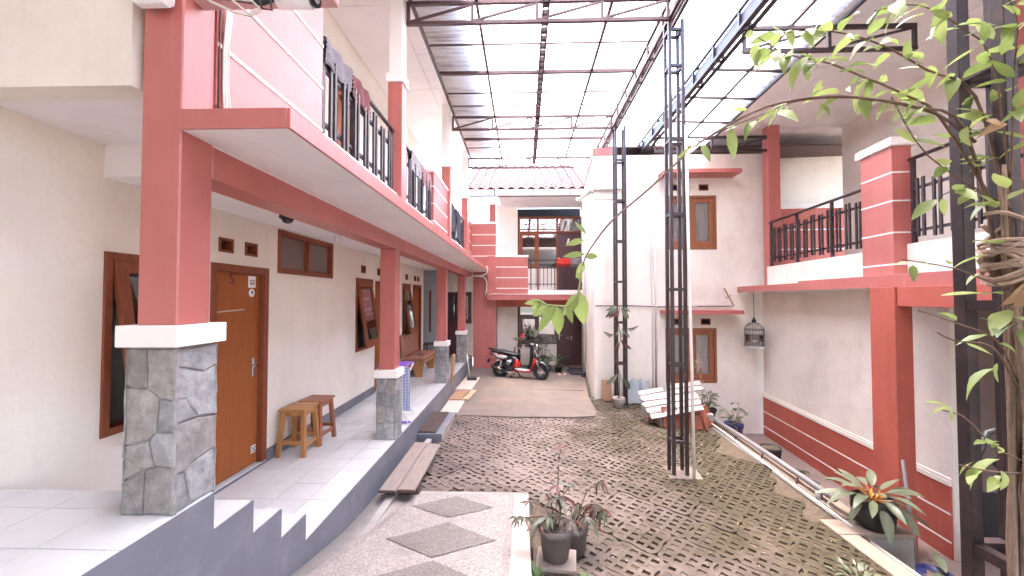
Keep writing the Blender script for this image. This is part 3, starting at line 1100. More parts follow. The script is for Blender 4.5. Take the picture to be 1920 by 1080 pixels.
window(LBD, (WX, win_n[0], win_n[2]), 90, win_n[1] - win_n[0], win_n[3] - win_n[2], open_deg=9, t=0.055, sash=0.085, gm=GLASS)
d5 = door(LBD, (WX, door5[0], 0.03), 90, door5[1] - door5[0], door5[3] - 0.03)
d4 = door(LBD, (WX, door4[0], 0.02), 90, door4[1] - door4[0], door4[3] - 0.02)
d3 = door(LBD, (WX, door3[0], 0.02), 90, door3[1] - door3[0], door3[3] - 0.02)
window(LBD, (WX, hiw[0], hiw[2]), 90, hiw[1] - hiw[0], hiw[3] - hiw[2], panes=2, gm=FROST, sash=0.012, t=0.055, depth=0.04)
window(LBD, (WX, win2[0], win2[2]), 90, win2[1] - win2[0], win2[3] - win2[2], open_deg=9, t=0.055, sash=0.09, gm=GLASSM)
window(LBD, (WX, win3[0], win3[2]), 90, win3[1] - win3[0], win3[3] - win3[2], open_deg=9, t=0.055, sash=0.09, gm=GLASSM)
for a, b in vents:
    vent(LBD, (WX, a, b), 90, VW, VH)


def text(s, size, m, parent, M, ext=0.002, name='lettering'):
    c = bpy.data.curves.new(name, 'FONT')
    c.body = s
    c.size = size
    c.extrude = ext
    c.align_x = 'CENTER'
    c.align_y = 'CENTER'
    o = bpy.data.objects.new(name, c)
    COL.objects.link(o)
    dg = bpy.context.evaluated_depsgraph_get()
    me = bpy.data.meshes.new_from_object(o.evaluated_get(dg))
    bpy.data.objects.remove(o)
    me.materials.clear()
    me.materials.append(m)
    return put(name, me, parent, M=M)

STICK = mat('red_brown_numeral', (0.16, 0.03, 0.02), 0.4, 0.1, 5)
UPR = Matrix.Rotation(R(90), 4, 'X')
text('5', 0.15, STICK, d5, Matrix.Translation((0.32, 0.046, 1.93)) @ UPR, name='door_number')
text('4', 0.13, STICK, d4, Matrix.Translation((0.34, 0.046, 1.93)) @ UPR, name='door_number')
s1 = MB().box(0.55, 0.66, 0.043, 0.049, 1.855, 1.975, 0.002).build('sticker', WHITEPL, d5)
mb = MB()
mb.lathe([(0.042, 0), (0.042, 0.004)], 16)
put('sticker', mb.mesh('sticker', WHITEPL), d5, M=Matrix.Translation((0.605, 0.049, 1.80)) @ UPR)
text('9', 0.06, mat('black_print', (0.02, 0.02, 0.02), 0.5, 0.0), d5, Matrix.Translation((0.605, 0.043, 1.80)) @ UPR, name='lettering')
mk = MB()
mk.box(0.575, 0.582, 0.0405, 0.0425, 1.88, 1.93).box(0.628, 0.635, 0.0405, 0.0425, 1.88, 1.93).box(0.568, 0.642, 0.0405, 0.0425, 1.93, 1.937).box(0.593, 0.60, 0.0405, 0.0425, 1.88, 1.915).box(0.61, 0.617, 0.0405, 0.0425, 1.88, 1.915)
mk.build('lettering', MATS['black_print'], d5)
s2 = MB().box(0.63, 0.70, 0.044, 0.049, 0.12, 0.20, 0.002).build('sticker', WHITEPL, d5)
mk = MB()
for dx, dz in ((0.012, 0.012), (0.045, 0.012), (0.028, 0.032), (0.012, 0.05), (0.045, 0.05)):
    mk.box(0.63 + dx, 0.63 + dx + 0.014, 0.0415, 0.0435, 0.12 + dz, 0.12 + dz + 0.016)
mk.build('lettering', MATS['black_print'], d5)
MB().bar((0.12, 0.047, 1.615), (0.50, 0.047, 1.63), 0.006, 0.012).build('trim_strip', BOARDL, d5)
# thresholds and grey skirting
for d in (door5, door4, door3):
    B('threshold', TILE, LBD, WX - 0.10, WX + 0.002, d[0] + 0.002, d[1] - 0.002, 0.001, 0.028, 0.003)
for a, b in ((2.9, door5[0] - 0.002), (door5[1] + 0.002, door4[0] - 0.002), (door4[1] + 0.002, door3[0] - 0.002), (door3[1] + 0.002, 10.95)):
    B('skirting', GREY, LBD, WX, WX + 0.012, a, b, 0.0, 0.135, 0.002)
for d in (door5,):
    B('skirting', GREY, LBD, WX + 0.002, WX + 0.010, d[0], d[1], 0.0, 0.018)
# window poster strip in the near window (red print on white card)
ps = MB().box(-2.835, -2.83, 2.86, 3.2, 1.78, 1.90).build('paper_strip', WHITEPL, LBD)
B('paper_print', CLOTH_RR, ps, -2.829, -2.8285, 2.86, 3.2, 1.865, 1.88)

# ---- columns with stone-clad plinths
def clip(poly, a, b, c):
    out = []
    for i in range(len(poly)):
        p, q = poly[i], poly[(i + 1) % len(poly)]
        dp, dq = a * p[0] + b * p[1] - c, a * q[0] + b * q[1] - c
        if dp <= 0:
            out.append(p)
        if dp * dq < 0:
            t = dp / (dp - dq)
            out.append((p[0] + (q[0] - p[0]) * t, p[1] + (q[1] - p[1]) * t))
    return out


def voro(w, h, nx, ny, r):
    pts = [((i + 0.5 + r.uniform(-.33, .33)) * w / nx, (j + 0.5 + r.uniform(-.36, .36)) * h / ny) for i in range(nx) for j in range(ny)]
    res = []
    for i, p in enumerate(pts):
        poly = [(0, 0), (w, 0), (w, h), (0, h)]
        for j, q in enumerate(pts):
            if i != j:
                a, b = q[0] - p[0], q[1] - p[1]
                poly = clip(poly, a, b, a * (p[0] + q[0]) / 2 + b * (p[1] + q[1]) / 2)
        if len(poly) > 2:
            res.append(poly)
    return res


def stones(parent, M, polys, r, gap=0.003, up=0.013, rough=True):
    for poly in polys:
        cx = sum(p[0] for p in poly) / len(poly)
        cy = sum(p[1] for p in poly) / len(poly)
        # extra points on long edges make the outline uneven
        pp = []
        for i in range(len(poly)):
            p, q = poly[i], poly[(i + 1) % len(poly)]
            pp.append(p)
            ln = math.hypot(q[0] - p[0], q[1] - p[1])
            if ln > 0.07:
                mx, my = (p[0] + q[0]) / 2, (p[1] + q[1]) / 2
                k = r.uniform(-0.0, 0.005) / max(1e-6, math.hypot(cx - mx, cy - my))
                pp.append((mx + (cx - mx) * k, my + (cy - my) * k))

        def ins(p, d):
            dd = math.hypot(p[0] - cx, p[1] - cy)
            f = max(0.2, 1 - d / max(dd, 1e-6))
            return cx + (p[0] - cx) * f, cy + (p[1] - cy) * f
        mb = MB()
        tx, ty = r.uniform(-0.03, 0.03), r.uniform(-0.03, 0.03)
        hh = up + r.uniform(-0.003, 0.004)
        lo = [mb.bm.verts.new((*ins(p, gap * 0.4), -0.002)) for p in pp]
        mi = [mb.bm.verts.new((*ins(p, gap), hh - 0.005)) for p in pp]
        hi = [mb.bm.verts.new((*ins(p, gap + 0.008), hh + tx * (p[0] - cx) + ty * (p[1] - cy) + r.uniform(-.001, .001))) for p in pp]
        ce = mb.bm.verts.new((cx, cy, hh + r.uniform(0, 0.003)))
        k = len(pp)
        for i in range(k):
            j = (i + 1) % k
            mb.bm.faces.new((lo[i], lo[j], mi[j], mi[i]))
            mb.bm.faces.new((mi[i], mi[j], hi[j], hi[i]))
            mb.bm.faces.new((hi[i], hi[j], ce))
        put('stone', mb.mesh('stone', STONE if r.random() < 0.7 else STONE2), parent, M=M)

FRONT1 = [[(65, 150), (190, 150), (190, 355), (65, 347)], [(190, 150), (348, 150), (348, 416), (255, 405), (190, 355)],
          [(65, 347), (190, 355), (255, 405), (237, 577), (200, 615), (60, 645)], [(255, 405), (348, 416), (348, 577), (237, 577)],
          [(60, 645), (200, 615), (232, 745), (60, 825)], [(200, 615), (237, 577), (348, 577), (348, 752), (232, 745)],
          [(60, 825), (182, 768), (178, 990), (60, 990)], [(182, 768), (232, 745), (348, 752), (348, 990), (178, 990)]]
SIDE1 = [[(355, 160), (560, 120), (560, 228), (490, 272), (355, 246)], [(355, 246), (490, 272), (560, 228), (560, 492), (463, 502), (406, 406), (355, 412)],
         [(355, 412), (406, 406), (463, 502), (355, 542)], [(355, 542), (463, 502), (560, 492), (560, 652), (440, 732), (405, 775), (355, 784)],
         [(355, 784), (405, 775), (432, 938), (355, 987)], [(405, 775), (440, 732), (560, 652), (560, 882), (432, 938)]]


def fit(polys, side):
    out = []
    for p in polys:
        q = []
        for x, y in p:
            if side:
                u = (x - 355) / 205
                yt, yb = 158 - 38 * u, 987 - 104 * u
            else:
                u = (x - 62) / 286 if x > 70 else 0.0
                yt, yb = 150, 990
            q.append((min(1, max(0, u)) * 0.255, min(1, max(0, 1 - (y - yt) / (yb - yt))) * 0.765))
        out.append(q)
    return out


def column(yf, z0, ztop, idx):
    """yf: y of the face towards the camera; plinth 0.255 square, outer face at x=-1.6"""
    w = 0.255
    x1, x0 = -1.6, -1.6 - w
    sh = MB().box(-1.825, -1.63, yf + 0.03, yf + 0.225, z0 + 0.87, ztop, 0.006).build('column', PINK, LBD)
    core = B('plinth_core', MORTAR, sh, x0 + 0.016, x1 - 0.016, yf + 0.016, yf + w - 0.016, z0 - 0.01, z0 + 0.785)
    B('plinth_cap', WHITEP, sh, x0 - 0.022, x1 + 0.022, yf - 0.022, yf + w + 0.022, z0 + 0.772, z0 + 0.871, 0.004)
    r = random.Random(40 + idx)
    Mf = Matrix.Translation((x0, yf + 0.016, z0)) @ Matrix.Rotation(R(90), 4, 'X')
    Ms = Matrix.Translation((x1 - 0.016, yf, z0)) @ Matrix.Rotation(R(90), 4, 'Z') @ Matrix.Rotation(R(90), 4, 'X')
    Mw = Matrix.Translation((x0 + 0.016, yf + w, z0)) @ Matrix.Rotation(R(-90), 4, 'Z') @ Matrix.Rotation(R(90), 4, 'X')
    Mb = Matrix.Translation((x1, yf + w - 0.016, z0)) @ Matrix.Rotation(R(180), 4, 'Z') @ Matrix.Rotation(R(90), 4, 'X')
    if idx == 0:
        stones(sh, Mf, fit(FRONT1, False), r)
        stones(sh, Ms, fit(SIDE1, True), r)
    else:
        stones(sh, Mf, voro(w, 0.765, 2, 4, r), r)
        stones(sh, Ms, voro(w, 0.765, 2, 4, r), r)
    stones(sh, Mw, voro(w, 0.765, 2, 3, r), r)
    stones(sh, Mb, voro(w, 0.765, 2, 3, r), r)
    return sh

CY = [1.781, 4.93, 8.21, 10.82]
column(CY[0], 0.778, 6.0, 0)
for i in (1, 2, 3):
    column(CY[i], 0.0, 2.40, i)

# ---- beam, slab, ceilings
B('beam', PINK, LBD, -1.83, -1.632, 2.008, 12.15, 2.402, 2.572, 0.004)
B('balcony_slab', SOFFIT, LBD, -1.631, -1.112, 1.812, 12.15, 2.577, 2.664)
B('slab_fascia', PINK, LBD, -1.111, -1.095, 1.80, 12.15, 2.575, 2.672, 0.002)
B('slab_fascia', PINK, LBD, -1.629, -1.112, 1.797, 1.811, 2.5755, 2.6715, 0.002)
B('floor_slab', SOFFIT, LBD, -4.5, -1.845, 2.701, 10.95, 2.60, 2.80)
B('floor_slab', SOFFIT, LBD, -4.5, -1.633, 10.96, 12.24, 2.59, 2.80)
# near bay: higher soffit, front bulkhead and drop beam
B('bulkhead', CREAM, LBD, -3.2, -1.86, 1.79, 1.93, 2.785, 6.0)
B('stair_soffit', SOFFIT, LBD, -3.2, -1.64, 1.931, 2.70, 2.802, 2.86)
B('floor_slab', SOFFIT, LBD, -4.5, WX - 0.161, -1.2, 2.70, 2.59, 2.75)
B('drop_beam', SOFFIT, LBD, -2.799, -1.834, 2.53, 2.70, 2.583, 2.801)
B('bulkhead', CREAM, LBD, -3.2, -1.84, 1.931, 2.035, 2.861, 6.0)
for i in range(2):
    for j in range(7):
        xa = -2.797 + i * 0.485
        ya = 2.705 + j * 1.18
        B('ceiling_panel', CEIL, LBD, xa, xa + 0.478, ya, ya + 1.172, 2.583, 2.593)
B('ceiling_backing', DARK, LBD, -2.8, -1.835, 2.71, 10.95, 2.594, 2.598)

# ---- upper storey
B('parapet', CREAM, LBD, -1.73, -1.605, 3.102, 12.0, 2.80, 3.105, 0.004)
pp = B('parapet', PINK, LBD, -1.75, -1.622, 2.012, 3.10, 2.80, 4.15, 0.004)
for z in (3.125, 3.468, 3.811):
    B('groove_strip', WHITEP, pp, -1.623, -1.616, 2.014, 3.098, z - 0.011, z + 0.011)
pp = B('parapet', PINK, LBD, -1.76, -1.60, 6.94, 8.30, 2.81, 4.02, 0.004)
B('parapet_cap', WHITEP, pp, -1.78, -1.585, 6.915, 8.30, 4.021, 4.075, 0.004)
for z in (3.15, 3.46, 3.77):
    B('groove_strip', WHITEP, pp, -1.763, -1.594, 6.934, 8.298, z - 0.011, z + 0.011)
pp = B('parapet', PINK, LBD, -1.76, -1.60, 11.05, 12.11, 2.81, 4.02, 0.004)
B('parapet_cap', WHITEP, pp, -1.78, -1.585, 11.05, 12.1, 4.021, 4.075, 0.004)
for z in (3.15, 3.46, 3.77):
    B('groove_strip', WHITEP, pp, -1.763, -1.594, 11.05, 12.098, z - 0.011, z + 0.011)
for i, y in enumerate((CY[1], CY[2], CY[3])):
    c = B('column', PINK, LBD, -1.735, -1.55, y + 0.005, y + 0.20, 2.81, 4.54, 0.005)
    B('column_cap', WHITEP, c, -1.757, -1.528, y - 0.017, y + 0.222, 4.541, 4.655, 0.004)
    B('column_top', WHITEP, c, -1.728, -1.557, y + 0.012, y + 0.193, 4.656, 5.88, 0.005)
wd = (5.75, 6.55, 2.81, 4.95)
ww = (4.35, 5.25, 3.75, 5.15)
wall_holes('x', WX, -0.16, 2.04, 10.9, 2.801, 5.9, [wd, ww]).build('wall', CREAM, LBD)
door(LBD, (WX, wd[0], wd[2] + 0.01), 90, wd[1] - wd[0], wd[3] - wd[2] - 0.01)
window(LBD, (WX, ww[0], ww[2]), 90, ww[1] - ww[0], ww[3] - ww[2], panes=2, gm=GLASSM)
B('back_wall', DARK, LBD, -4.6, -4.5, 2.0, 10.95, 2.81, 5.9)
for j in range(8):
    ya = 2.05 + j * 1.12
    for i in range(2):
        B('ceiling_panel', CEIL, LBD, -2.797 + i * 0.98, -2.797 + i * 0.98 + 0.972, ya, ya + 1.112, 5.90, 5.91)
B('roof', mat('roof_sheet_brown', (0.2, 0.1, 0.09), 0.7), LBD, -6.0, -0.78, -5.2, 11.05, 5.93, 6.02)
B('wall', CREAM, LBD, WX - 0.16, WX, -1.199, 2.039, 2.801, 5.92)
B('light_blocker_wing', CREAM, LBD, -6.0, -0.95, -5.2, -5.05, -1.3, 5.92)  # unseen wing, added behind the camera to cut front light
B('light_blocker_gateway', CREAM, LBD, -0.95, 9.0, -5.2, -5.05, 2.6, 6.2)  # unseen wall over a gateway, added to hold back light from behind
B('light_blocker_gateway', CREAM, LBD, 3.2, 9.0, -5.2, -5.05, -1.3, 2.6)  # unseen side of the gateway, added for the same shading
B('wall', CREAM, LBD, WX - 0.16, WX, -5.04, -1.2, -0.9, 5.92)
# pinkish tie board with the camera on it
B('tie_board', mat('dusty_pink_board', (0.42, 0.24, 0.225), 0.8, 0.1, 4, 0.2, 40), LBD, -1.628, -0.93, 1.86, 1.93, 3.24, 3.42, 0.004)

# third-level railings: frame with each baluster of its own
def railing(parent, M, L, z0, zt, posts, bars, z_hi, z_lo, m=METAL, bal=(), over=0.02):
    mb = MB()
    mb.tube([(-over, 0, zt), (L + over, 0, zt)], 0.024, 8)
    for p in posts:
        mb.box(p - 0.02, p + 0.02, -0.02, 0.02, z0, zt - 0.015)
    for z in bars:
        mb.box(0.0, L, -0.017, 0.013, z - 0.016, z + 0.016)
    f = mb.build('railing', m, parent, M=M)
    for b in bal:
        p, hi, lo = b
        bm_ = MB().box(p - 0.017, p + 0.017, -0.040, -0.018, z_lo + lo, z_hi + hi, 0.002)
        bm_.build('baluster', m, f)
    return f


def groups(L, n0=0.12, rr=rnd):
    out = []
    p = n0
    k = 0
    while p < L - 0.06:
        for q in range(2):
            if p + q * 0.075 < L - 0.05:
                out.append((p + q * 0.075, (0.07 if k % 2 == 0 else 0.02) + rr.uniform(-.006, .006), -0.03 if k % 2 else 0.0))
        p += 0.24
        k += 1
    return out

for (a, b, ps) in ((3.13, 4.90, (0.03, 0.62, 1.73)), (5.18, 6.92, (0.03, 0.58, 1.16, 1.70)), (8.46, 10.8, (0.03, 0.8, 1.6, 2.3))):
    Mr = Matrix.Translation((-1.66, a, 0)) @ Matrix.Rotation(R(90), 4, 'Z') @ Matrix.Diagonal((1, -1, 1, 1))
    Mr = Matrix(((0, -1, 0, -1.66), (1, 0, 0, a), (0, 0, 1, 0), (0, 0, 0, 1))) @ Matrix.Identity(4)
    railing(LBD, Mr @ Matrix.Diagonal((1, 1, 1, 1)), b - a, 3.09, 3.90, ps, (3.22, 3.68), 3.73, 3.13, bal=groups(b - a))

# end wall of the recess at the far end of the walkway
rec = MB()
B('recess_wall', BLUEWALL, LBD, -3.4, -2.31, 11.55, 11.70, -0.02, 2.58)
B('recess_window', FRAMEW, LBD, -2.78, -2.72, 11.535, 11.549, 0.78, 2.0)
wall_holes('y', 12.25, 0.12, -3.4, -1.56, -0.05, 2.62, [(-2.55, -1.62, -0.05, 1.96)]).build('recess_wall', CREAM, LBD)
window(LBD, (-2.55, 12.25, 0.99), 0, 0.93, 0.97, panes=2, gm=GLASSM, fm=DARKDOOR)
B('door', DARKDOOR, LBD, -2.549, -2.06, 12.28, 12.32, -0.02, 0.985)
B('wall_infill', BOARDL, LBD, -2.058, -1.62, 12.29, 12.33, -0.02, 0.985)
B('room_back', DARK, LBD, -3.4, -1.5, 13.2, 13.25, -0.1, 2.6)
B('recess_wall', BLUEWALL, LBD, -3.55, -3.4, 10.95, 12.3, -0.02, 2.59)

# ================================================================ BACK HOUSE
BH = thing('guest_house', 'small two-storey house closing the court, with balcony and pink tiled roof', 'building')
YB = 12.9
B('corner_pier', PINK, BH, -1.56, -0.86, 12.18, 12.95, -0.6, 2.60, 0.006)
B('wall', CREAM, BH, -0.858, -0.20, YB, YB + 0.12, -0.5, 1.86)
# upper corner parapet in red with grooves
cp = B('parapet', PINK, BH, -1.80, -0.862, 12.115, 12.28, 2.601, 4.06, 0.004)
B('parapet_cap', WHITEP, cp, -1.81, -0.85, 12.101, 12.30, 4.061, 4.13, 0.004)
for z in (3.73, 3.40, 3.07):
    B('groove_strip', WHITEP, cp, -1.60, -0.864, 12.106, 12.116, z - 0.014, z + 0.014)
B('corner_face', PINK, BH, -1.10, -0.845, 12.0, 12.108, 1.872, 3.06)
B('post', PINK, BH, -1.08, -0.90, 12.32, 12.5, 4.06, 4.74, 0.004)
B('wall', CREAM2, BH, -0.86, -0.20, YB, YB + 0.12, 1.95, 4.85)
bp_ = B('parapet', PINK, BH, -0.842, 0.13, 12.0, 12.16, 1.872, 3.02, 0.004)
B('parapet_cap', WHITEP, bp_, -0.86, 0.15, 11.975, 12.18, 3.021, 3.085, 0.004)
for z in (2.72, 2.395, 2.07):
    B('groove_strip', WHITEP, bp_, -0.84, 0.128, 11.993, 12.002, z - 0.014, z + 0.014)
B('low_wall', WHITEP, BH, 0.132, 1.86, 12.02, 12.14, 1.872, 2.02, 0.003)
B('slab_fascia', PINK, BH, -1.10, 1.86, 11.80, 11.86, 1.712, 1.868, 0.004)
B('balcony_slab', SOFFIT, BH, -1.09, 1.86, 11.861, 12.85, 1.72, 1.865)
B('beam', PINKD, BH, -0.857, 1.86, 12.2, 12.42, 1.50, 1.718, 0.004)
B('porch_ceiling', SOFFIT, BH, -0.857, 1.86, 12.43, 12.89, 1.60, 1.71)


def unit(z0, z1, zt, nm):
    """door and window unit with a transom row; x -0.17..1.92"""
    x0, W = -0.17, 2.09
    f = MB()
    t = 0.06
    s = W / 715.0
    px = lambda p: (p - 75) * s
    y0, y1 = -0.02, 0.10
    f.box(0, t, y0, y1, 0, z1 - z0).box(W - t, W, y0, y1, 0, z1 - z0)
    f.box(t, W - t, y0 + 0.002, y1, z1 - z0 - t, z1 - z0)
    f.box(t, W - t, y0 + 0.003, y1, zt - z0 - 0.03, zt - z0 + 0.03)
    for p in (293, 508):
        f.box(px(p) - 0.03, px(p) + 0.03, y0 + 0.004, y1, 0, z1 - z0 - t)
    h0 = 0.75
    f.box(t, px(508) - 0.03, y0 + 0.005, y1, h0 - 0.04, h0)
    fr = f.build('window_door_frame', MATS['brown_window_frame'] if nm else DARKDOOR, BH, loc=(x0, YB, z0))
    B('panel', CREAM2, fr, t, px(508) - 0.03, 0.0, 0.08, 0, h0 - 0.041)
    for a, b in ((t, px(293) - 0.03), (px(293) + 0.03, px(508) - 0.03), (px(508) + 0.03, W - t)):
        B('pane', GLASSM, fr, a, b, 0.04, 0.046, zt - z0 + 0.03, z1 - z0 - t)
    a, b = t, px(293) - 0.03
    sm = MB()
    sm.box(a, a + 0.08, 0, 0.04, h0, zt - z0 - 0.03).box(b - 0.08, b, 0, 0.04, h0, zt - z0 - 0.03)
    sm.box(a + 0.08, b - 0.08, 0.001, 0.039, zt - z0 - 0.11, zt - z0 - 0.03).box(a + 0.08, b - 0.08, 0.001, 0.039, h0, h0 + 0.09)
    sm.build('sash', MATS['brown_window_frame'] if nm else DARKDOOR, fr)
    B('pane', GLASSM, fr, a + 0.08, b - 0.08, 0.015, 0.02, h0 + 0.09, zt - z0 - 0.11)
    B('pane', GLASSM, fr, px(293) + 0.03, px(508) - 0.03, 0.04, 0.045, h0, zt - z0 - 0.03)
    d = B('door', DARKDOOR, fr, px(508) + 0.031, W - t - 0.001, 0.02, 0.06, 0.01, zt - z0 - 0.031, 0.003)
    for i in range(3):
        q0 = px(508) + 0.06 + i * 0.2
        B('door_panel', DARKDOOR, d, q0, q0 + 0.17, 0.012, 0.021, 0.12, 0.80, 0.004)
    hm = MB()
    hm.box(px(520), px(532), 0.008, 0.02, 0.85, 1.07, 0.003)
    hm.tube([(px(526), 0.02, 1.0), (px(526), -0.04, 1.0), (px(560), -0.045, 1.0)], 0.011, 6)
    hm.build('handle', CHROME, d)
    # curtain inside
    c = MB()
    vs = []
    for i in range(90):
        x = t + (px(508) - t) * i / 89
        y = 0.12 + 0.012 * math.sin(i * 1.3)
        vs.append((c.bm.verts.new((x, y, h0)), c.bm.verts.new((x, y, z1 - z0 - t))))
    for i in range(89):
        c.bm.faces.new((vs[i][0], vs[i + 1][0], vs[i + 1][1], vs[i][1]))
    c.build('curtain', mat('dim_curtain_' + str(nm), (0.22, 0.19, 0.185), 0.9, 0.15, 5), fr)
    return fr, d

uf, ud = unit(2.03, 4.44, 3.93, 1)
lf_, ld_ = unit(-0.43, 1.62, 1.20, 0)
for z in (1.62, 1.68, 1.74):
    mb = MB()
    mb.lathe([(0.035 if z != 1.62 else 0.03, 0), (0.035 if z != 1.62 else 0.03, 0.004)], 12)
    put('sticker', mb.mesh('sticker', WHITEPL), ud, M=Matrix.Translation((1.62 + (z - 1.68) * 0.3, 0.02, z - 0.08)) @ UPR)
for x, z in ((1.60, 0.78), (1.72, 0.82), (1.71, 0.75)):
    mb = MB()
    mb.lathe([(0.026, 0), (0.026, 0.004)], 12)
    put('sticker', mb.mesh('sticker', BOARDL), ld_, M=Matrix.Translation((x, 0.02, z + 0.13)) @ UPR)
B('house_number', WHITEPL, lf_, 1.16, 1.25, -0.03, -0.02, 1.56, 1.60)
B('room_back', DARK, BH, -0.9, 2.1, 14.2, 14.3, -0.5, 5.0)
B('room_floor', DARK, BH, -0.9, 2.1, 13.03, 14.2, 1.7, 1.95)
B('wall_side', CREAM, BH, -0.99, -0.862, 12.96, 14.3, -0.5, 4.9)
# balcony rail
mb = MB()
mb.tube([(0.12, 12.08, 2.93), (1.86, 12.08, 2.93)], 0.018, 8)
for x in (0.22, 0.95, 1.80):
    mb.box(x - 0.016, x + 0.016, 12.064, 12.096, 2.02, 2.92)
for z in (2.20, 2.70):
    mb.box(0.13, 1.86, 12.068, 12.092, z - 0.012, z + 0.012)
br = mb.build('railing', METAL, BH)
for i in range(13):
    x = 0.38 + i * 0.115
    B('baluster', METAL, br, x - 0.010, x + 0.010, 12.05, 12.066, 2.12, 2.78)
# eaves
B('soffit', SOFFIT, BH, -0.75, 1.88, 11.47, 13.0, 4.742, 4.76)
B('gutter', WHITEP, BH, -1.85, 1.86, 11.42, 11.46, 4.765, 4.945, 0.004)
B('gutter_edge', METALR, BH, -1.85, 1.86, 11.405, 11.47, 4.73, 4.763)
for x in (-0.85, 0.25, 1.35):
    B('gutter_joint', METALR, BH, x - 0.012, x + 0.012, 11.408, 11.419, 4.765, 4.945)
tm = MB()
n = 8
for j in range(2):
    pass
V0 = []
for i in range(n + 1):
    u = i / n
    zz = 0.035 * math.sin(u * 2 * math.pi - 0.8)
    V0.append([tm.bm.verts.new((0.30 * u, 0.0, 0.045 + zz)), tm.bm.verts.new((0.30 * u, 0.37, 0.012 + zz)), tm.bm.verts.new((0.30 * u, 0.0, 0.012 + zz))])
for i in range(n):
    tm.bm.faces.new((V0[i][0], V0[i + 1][0], V0[i + 1][1], V0[i][1])).smooth = True
    tm.bm.faces.new((V0[i][2], V0[i + 1][2], V0[i + 1][0], V0[i][0]))
tile_m = tm.mesh('roof_tile', ROOFT)
rf = MB()
rf.prism([(-1.9, 11.45, 4.93), (1.86, 11.45, 4.93), (1.86, 16.0, 7.25), (-1.9, 16.0, 7.25)], (0, 0, -0.06))
rfo = rf.build('roof', METALR, BH)
ang = math.atan2(7.25 - 4.93, 4.55)
for j in range(13):
    for i in range(13):
        M = Matrix.Translation((-1.95 + i * 0.295, 11.42 + j * 0.33 * math.cos(ang), 4.945 + j * 0.33 * math.sin(ang))) @ Matrix.Rotation(ang, 4, 'X') @ Matrix.Rotation(rnd.uniform(-.012, .012), 4, 'Y')
        put('roof_tile', tile_m, rfo, M=M)
# bulkhead lamp on the beam
mb = MB()
mb.loft([(0.42, 12.15, 1.60, 0.02, 0.028), (0.44, 12.15, 1.60, 0.045, 0.05), (0.58, 12.15, 1.60, 0.045, 0.05), (0.60, 12.15, 1.60, 0.02, 0.028)], 12)
lamp = mb.build('bulkhead_lamp', WHITEPL, None)
tag(lamp, 'white oval lamp fixed on the red beam above the dark front door', 'lamp')

# ================================================================ CREAM BLOCK (tower and window wall)
CB = thing('annexe', 'plain cream two-storey block with two brown windows behind the lattice posts', 'building')
YF = 8.9
w_up = (3.17, 4.30, 2.86, 4.07)
w_lo = (3.15, 4.27, -0.10, 1.11)
vts = [(3.92, 4.18), (3.30, 4.18), (3.93, 1.18), (3.30, 1.18)]
hl = [w_up, w_lo] + [(a, a + 0.21, b, b + 0.14) for a, b in vts]
wall_holes('y', YF, 0.16, 1.58, 5.33, -1.35, 5.0, hl).build('wall', CREAM2, CB)
mb = MB()
mb.prism([(1.58, YF + 0.001, -1.35), (1.76, YF + 0.161, -1.35), (2.08, 13.3, -1.35), (1.90, 13.3, -1.35)], (0, 0, 6.35))
mb.build('side_wall', CREAM2, CB)
tb = MB()
tb.prism([(1.555, YF - 0.03, 5.002), (2.06, YF - 0.03, 5.002), (2.42, 13.3, 5.002), (1.875, 13.3, 5.002)], (0, 0, 0.16))
tb.build('parapet_band', PINK, CB)
B('tower_face', CREAM2, CB, 1.585, 2.05, YF - 0.014, YF - 0.001, 4.0, 4.995)
B('room_back', DARK, CB, 2.2, 8.3, 10.4, 10.5, -1.3, 5.0)
B('top_cap', METALR, CB, 1.9, 8.4, YF, 13.0, 5.17, 5.2)
for wv in (w_up, w_lo):
    window(CB, (wv[0], YF, wv[2]), 0, wv[1] - wv[0], wv[3] - wv[2], panes=2, fm=FRAMEO, t=0.055, sash=0.10, gm=GLASSC, curtain=CURT, depth=0.03)
for a, b in vts:
    vent(CB, (a, YF, b), 0, 0.21, 0.14)
for z in (4.46, 1.43):
    mb = MB()
    mb.box(3.03, 4.66, YF - 0.42, YF - 0.002, z, z + 0.085, 0.004)
    mb.build('canopy_slab', PINK, CB)
# pipes on the block
mb = MB()
mb.tube([(1.55, 11.35, 4.62), (1.56, 11.2, 4.55), (1.545, 8.86, 4.22)], 0.05, 10)
mb.tube([(1.56, 8.85, 4.22), (2.3, 8.84, 4.22)], 0.035, 8)
mb.tube([(1.72, 11.3, 4.6), (1.72, 11.3, -0.42)], 0.045, 10)
mb.tube([(1.80, 12.0, 4.5), (1.80, 12.0, -0.42)], 0.03, 8)
mb.build('drain_pipe', PVC, CB)
MB().tube([(1.72, 11.3, -0.36), (1.66, 11.1, -0.40)], 0.05, 10).build('pipe_elbow', POT_K, CB)
mb = MB()
mb.tube([(2.86, 8.87, -0.4), (2.86, 8.87, 1.55), (2.835, 8.87, 2.4), (2.85, 8.87, 4.9)], 0.012, 6)
mb.tube([(2.93, 8.87, -0.4), (2.935, 8.87, 1.9), (2.91, 8.87, 2.9)], 0.022, 6)
mb.build('conduit', CABLE_W, CB)
mb = MB()
mb.tube([(1.60, 8.87, 1.60), (2.4, 8.87, 1.605), (3.05, 8.87, 1.58), (4.6, 8.87, 1.60)], 0.011, 6)
mb.build('conduit', METALR, CB)
for k, (za, zb, off) in enumerate(((1.60, 1.99, 0), (1.57, 1.96, 0.03))):
    wire = MB().tube([(3.45, 8.6, za), (4.1, 8.5 - off, za + 0.10), (4.9, 8.4 - off, zb)], 0.008, 6).build('wire', CABLE_W, CB)
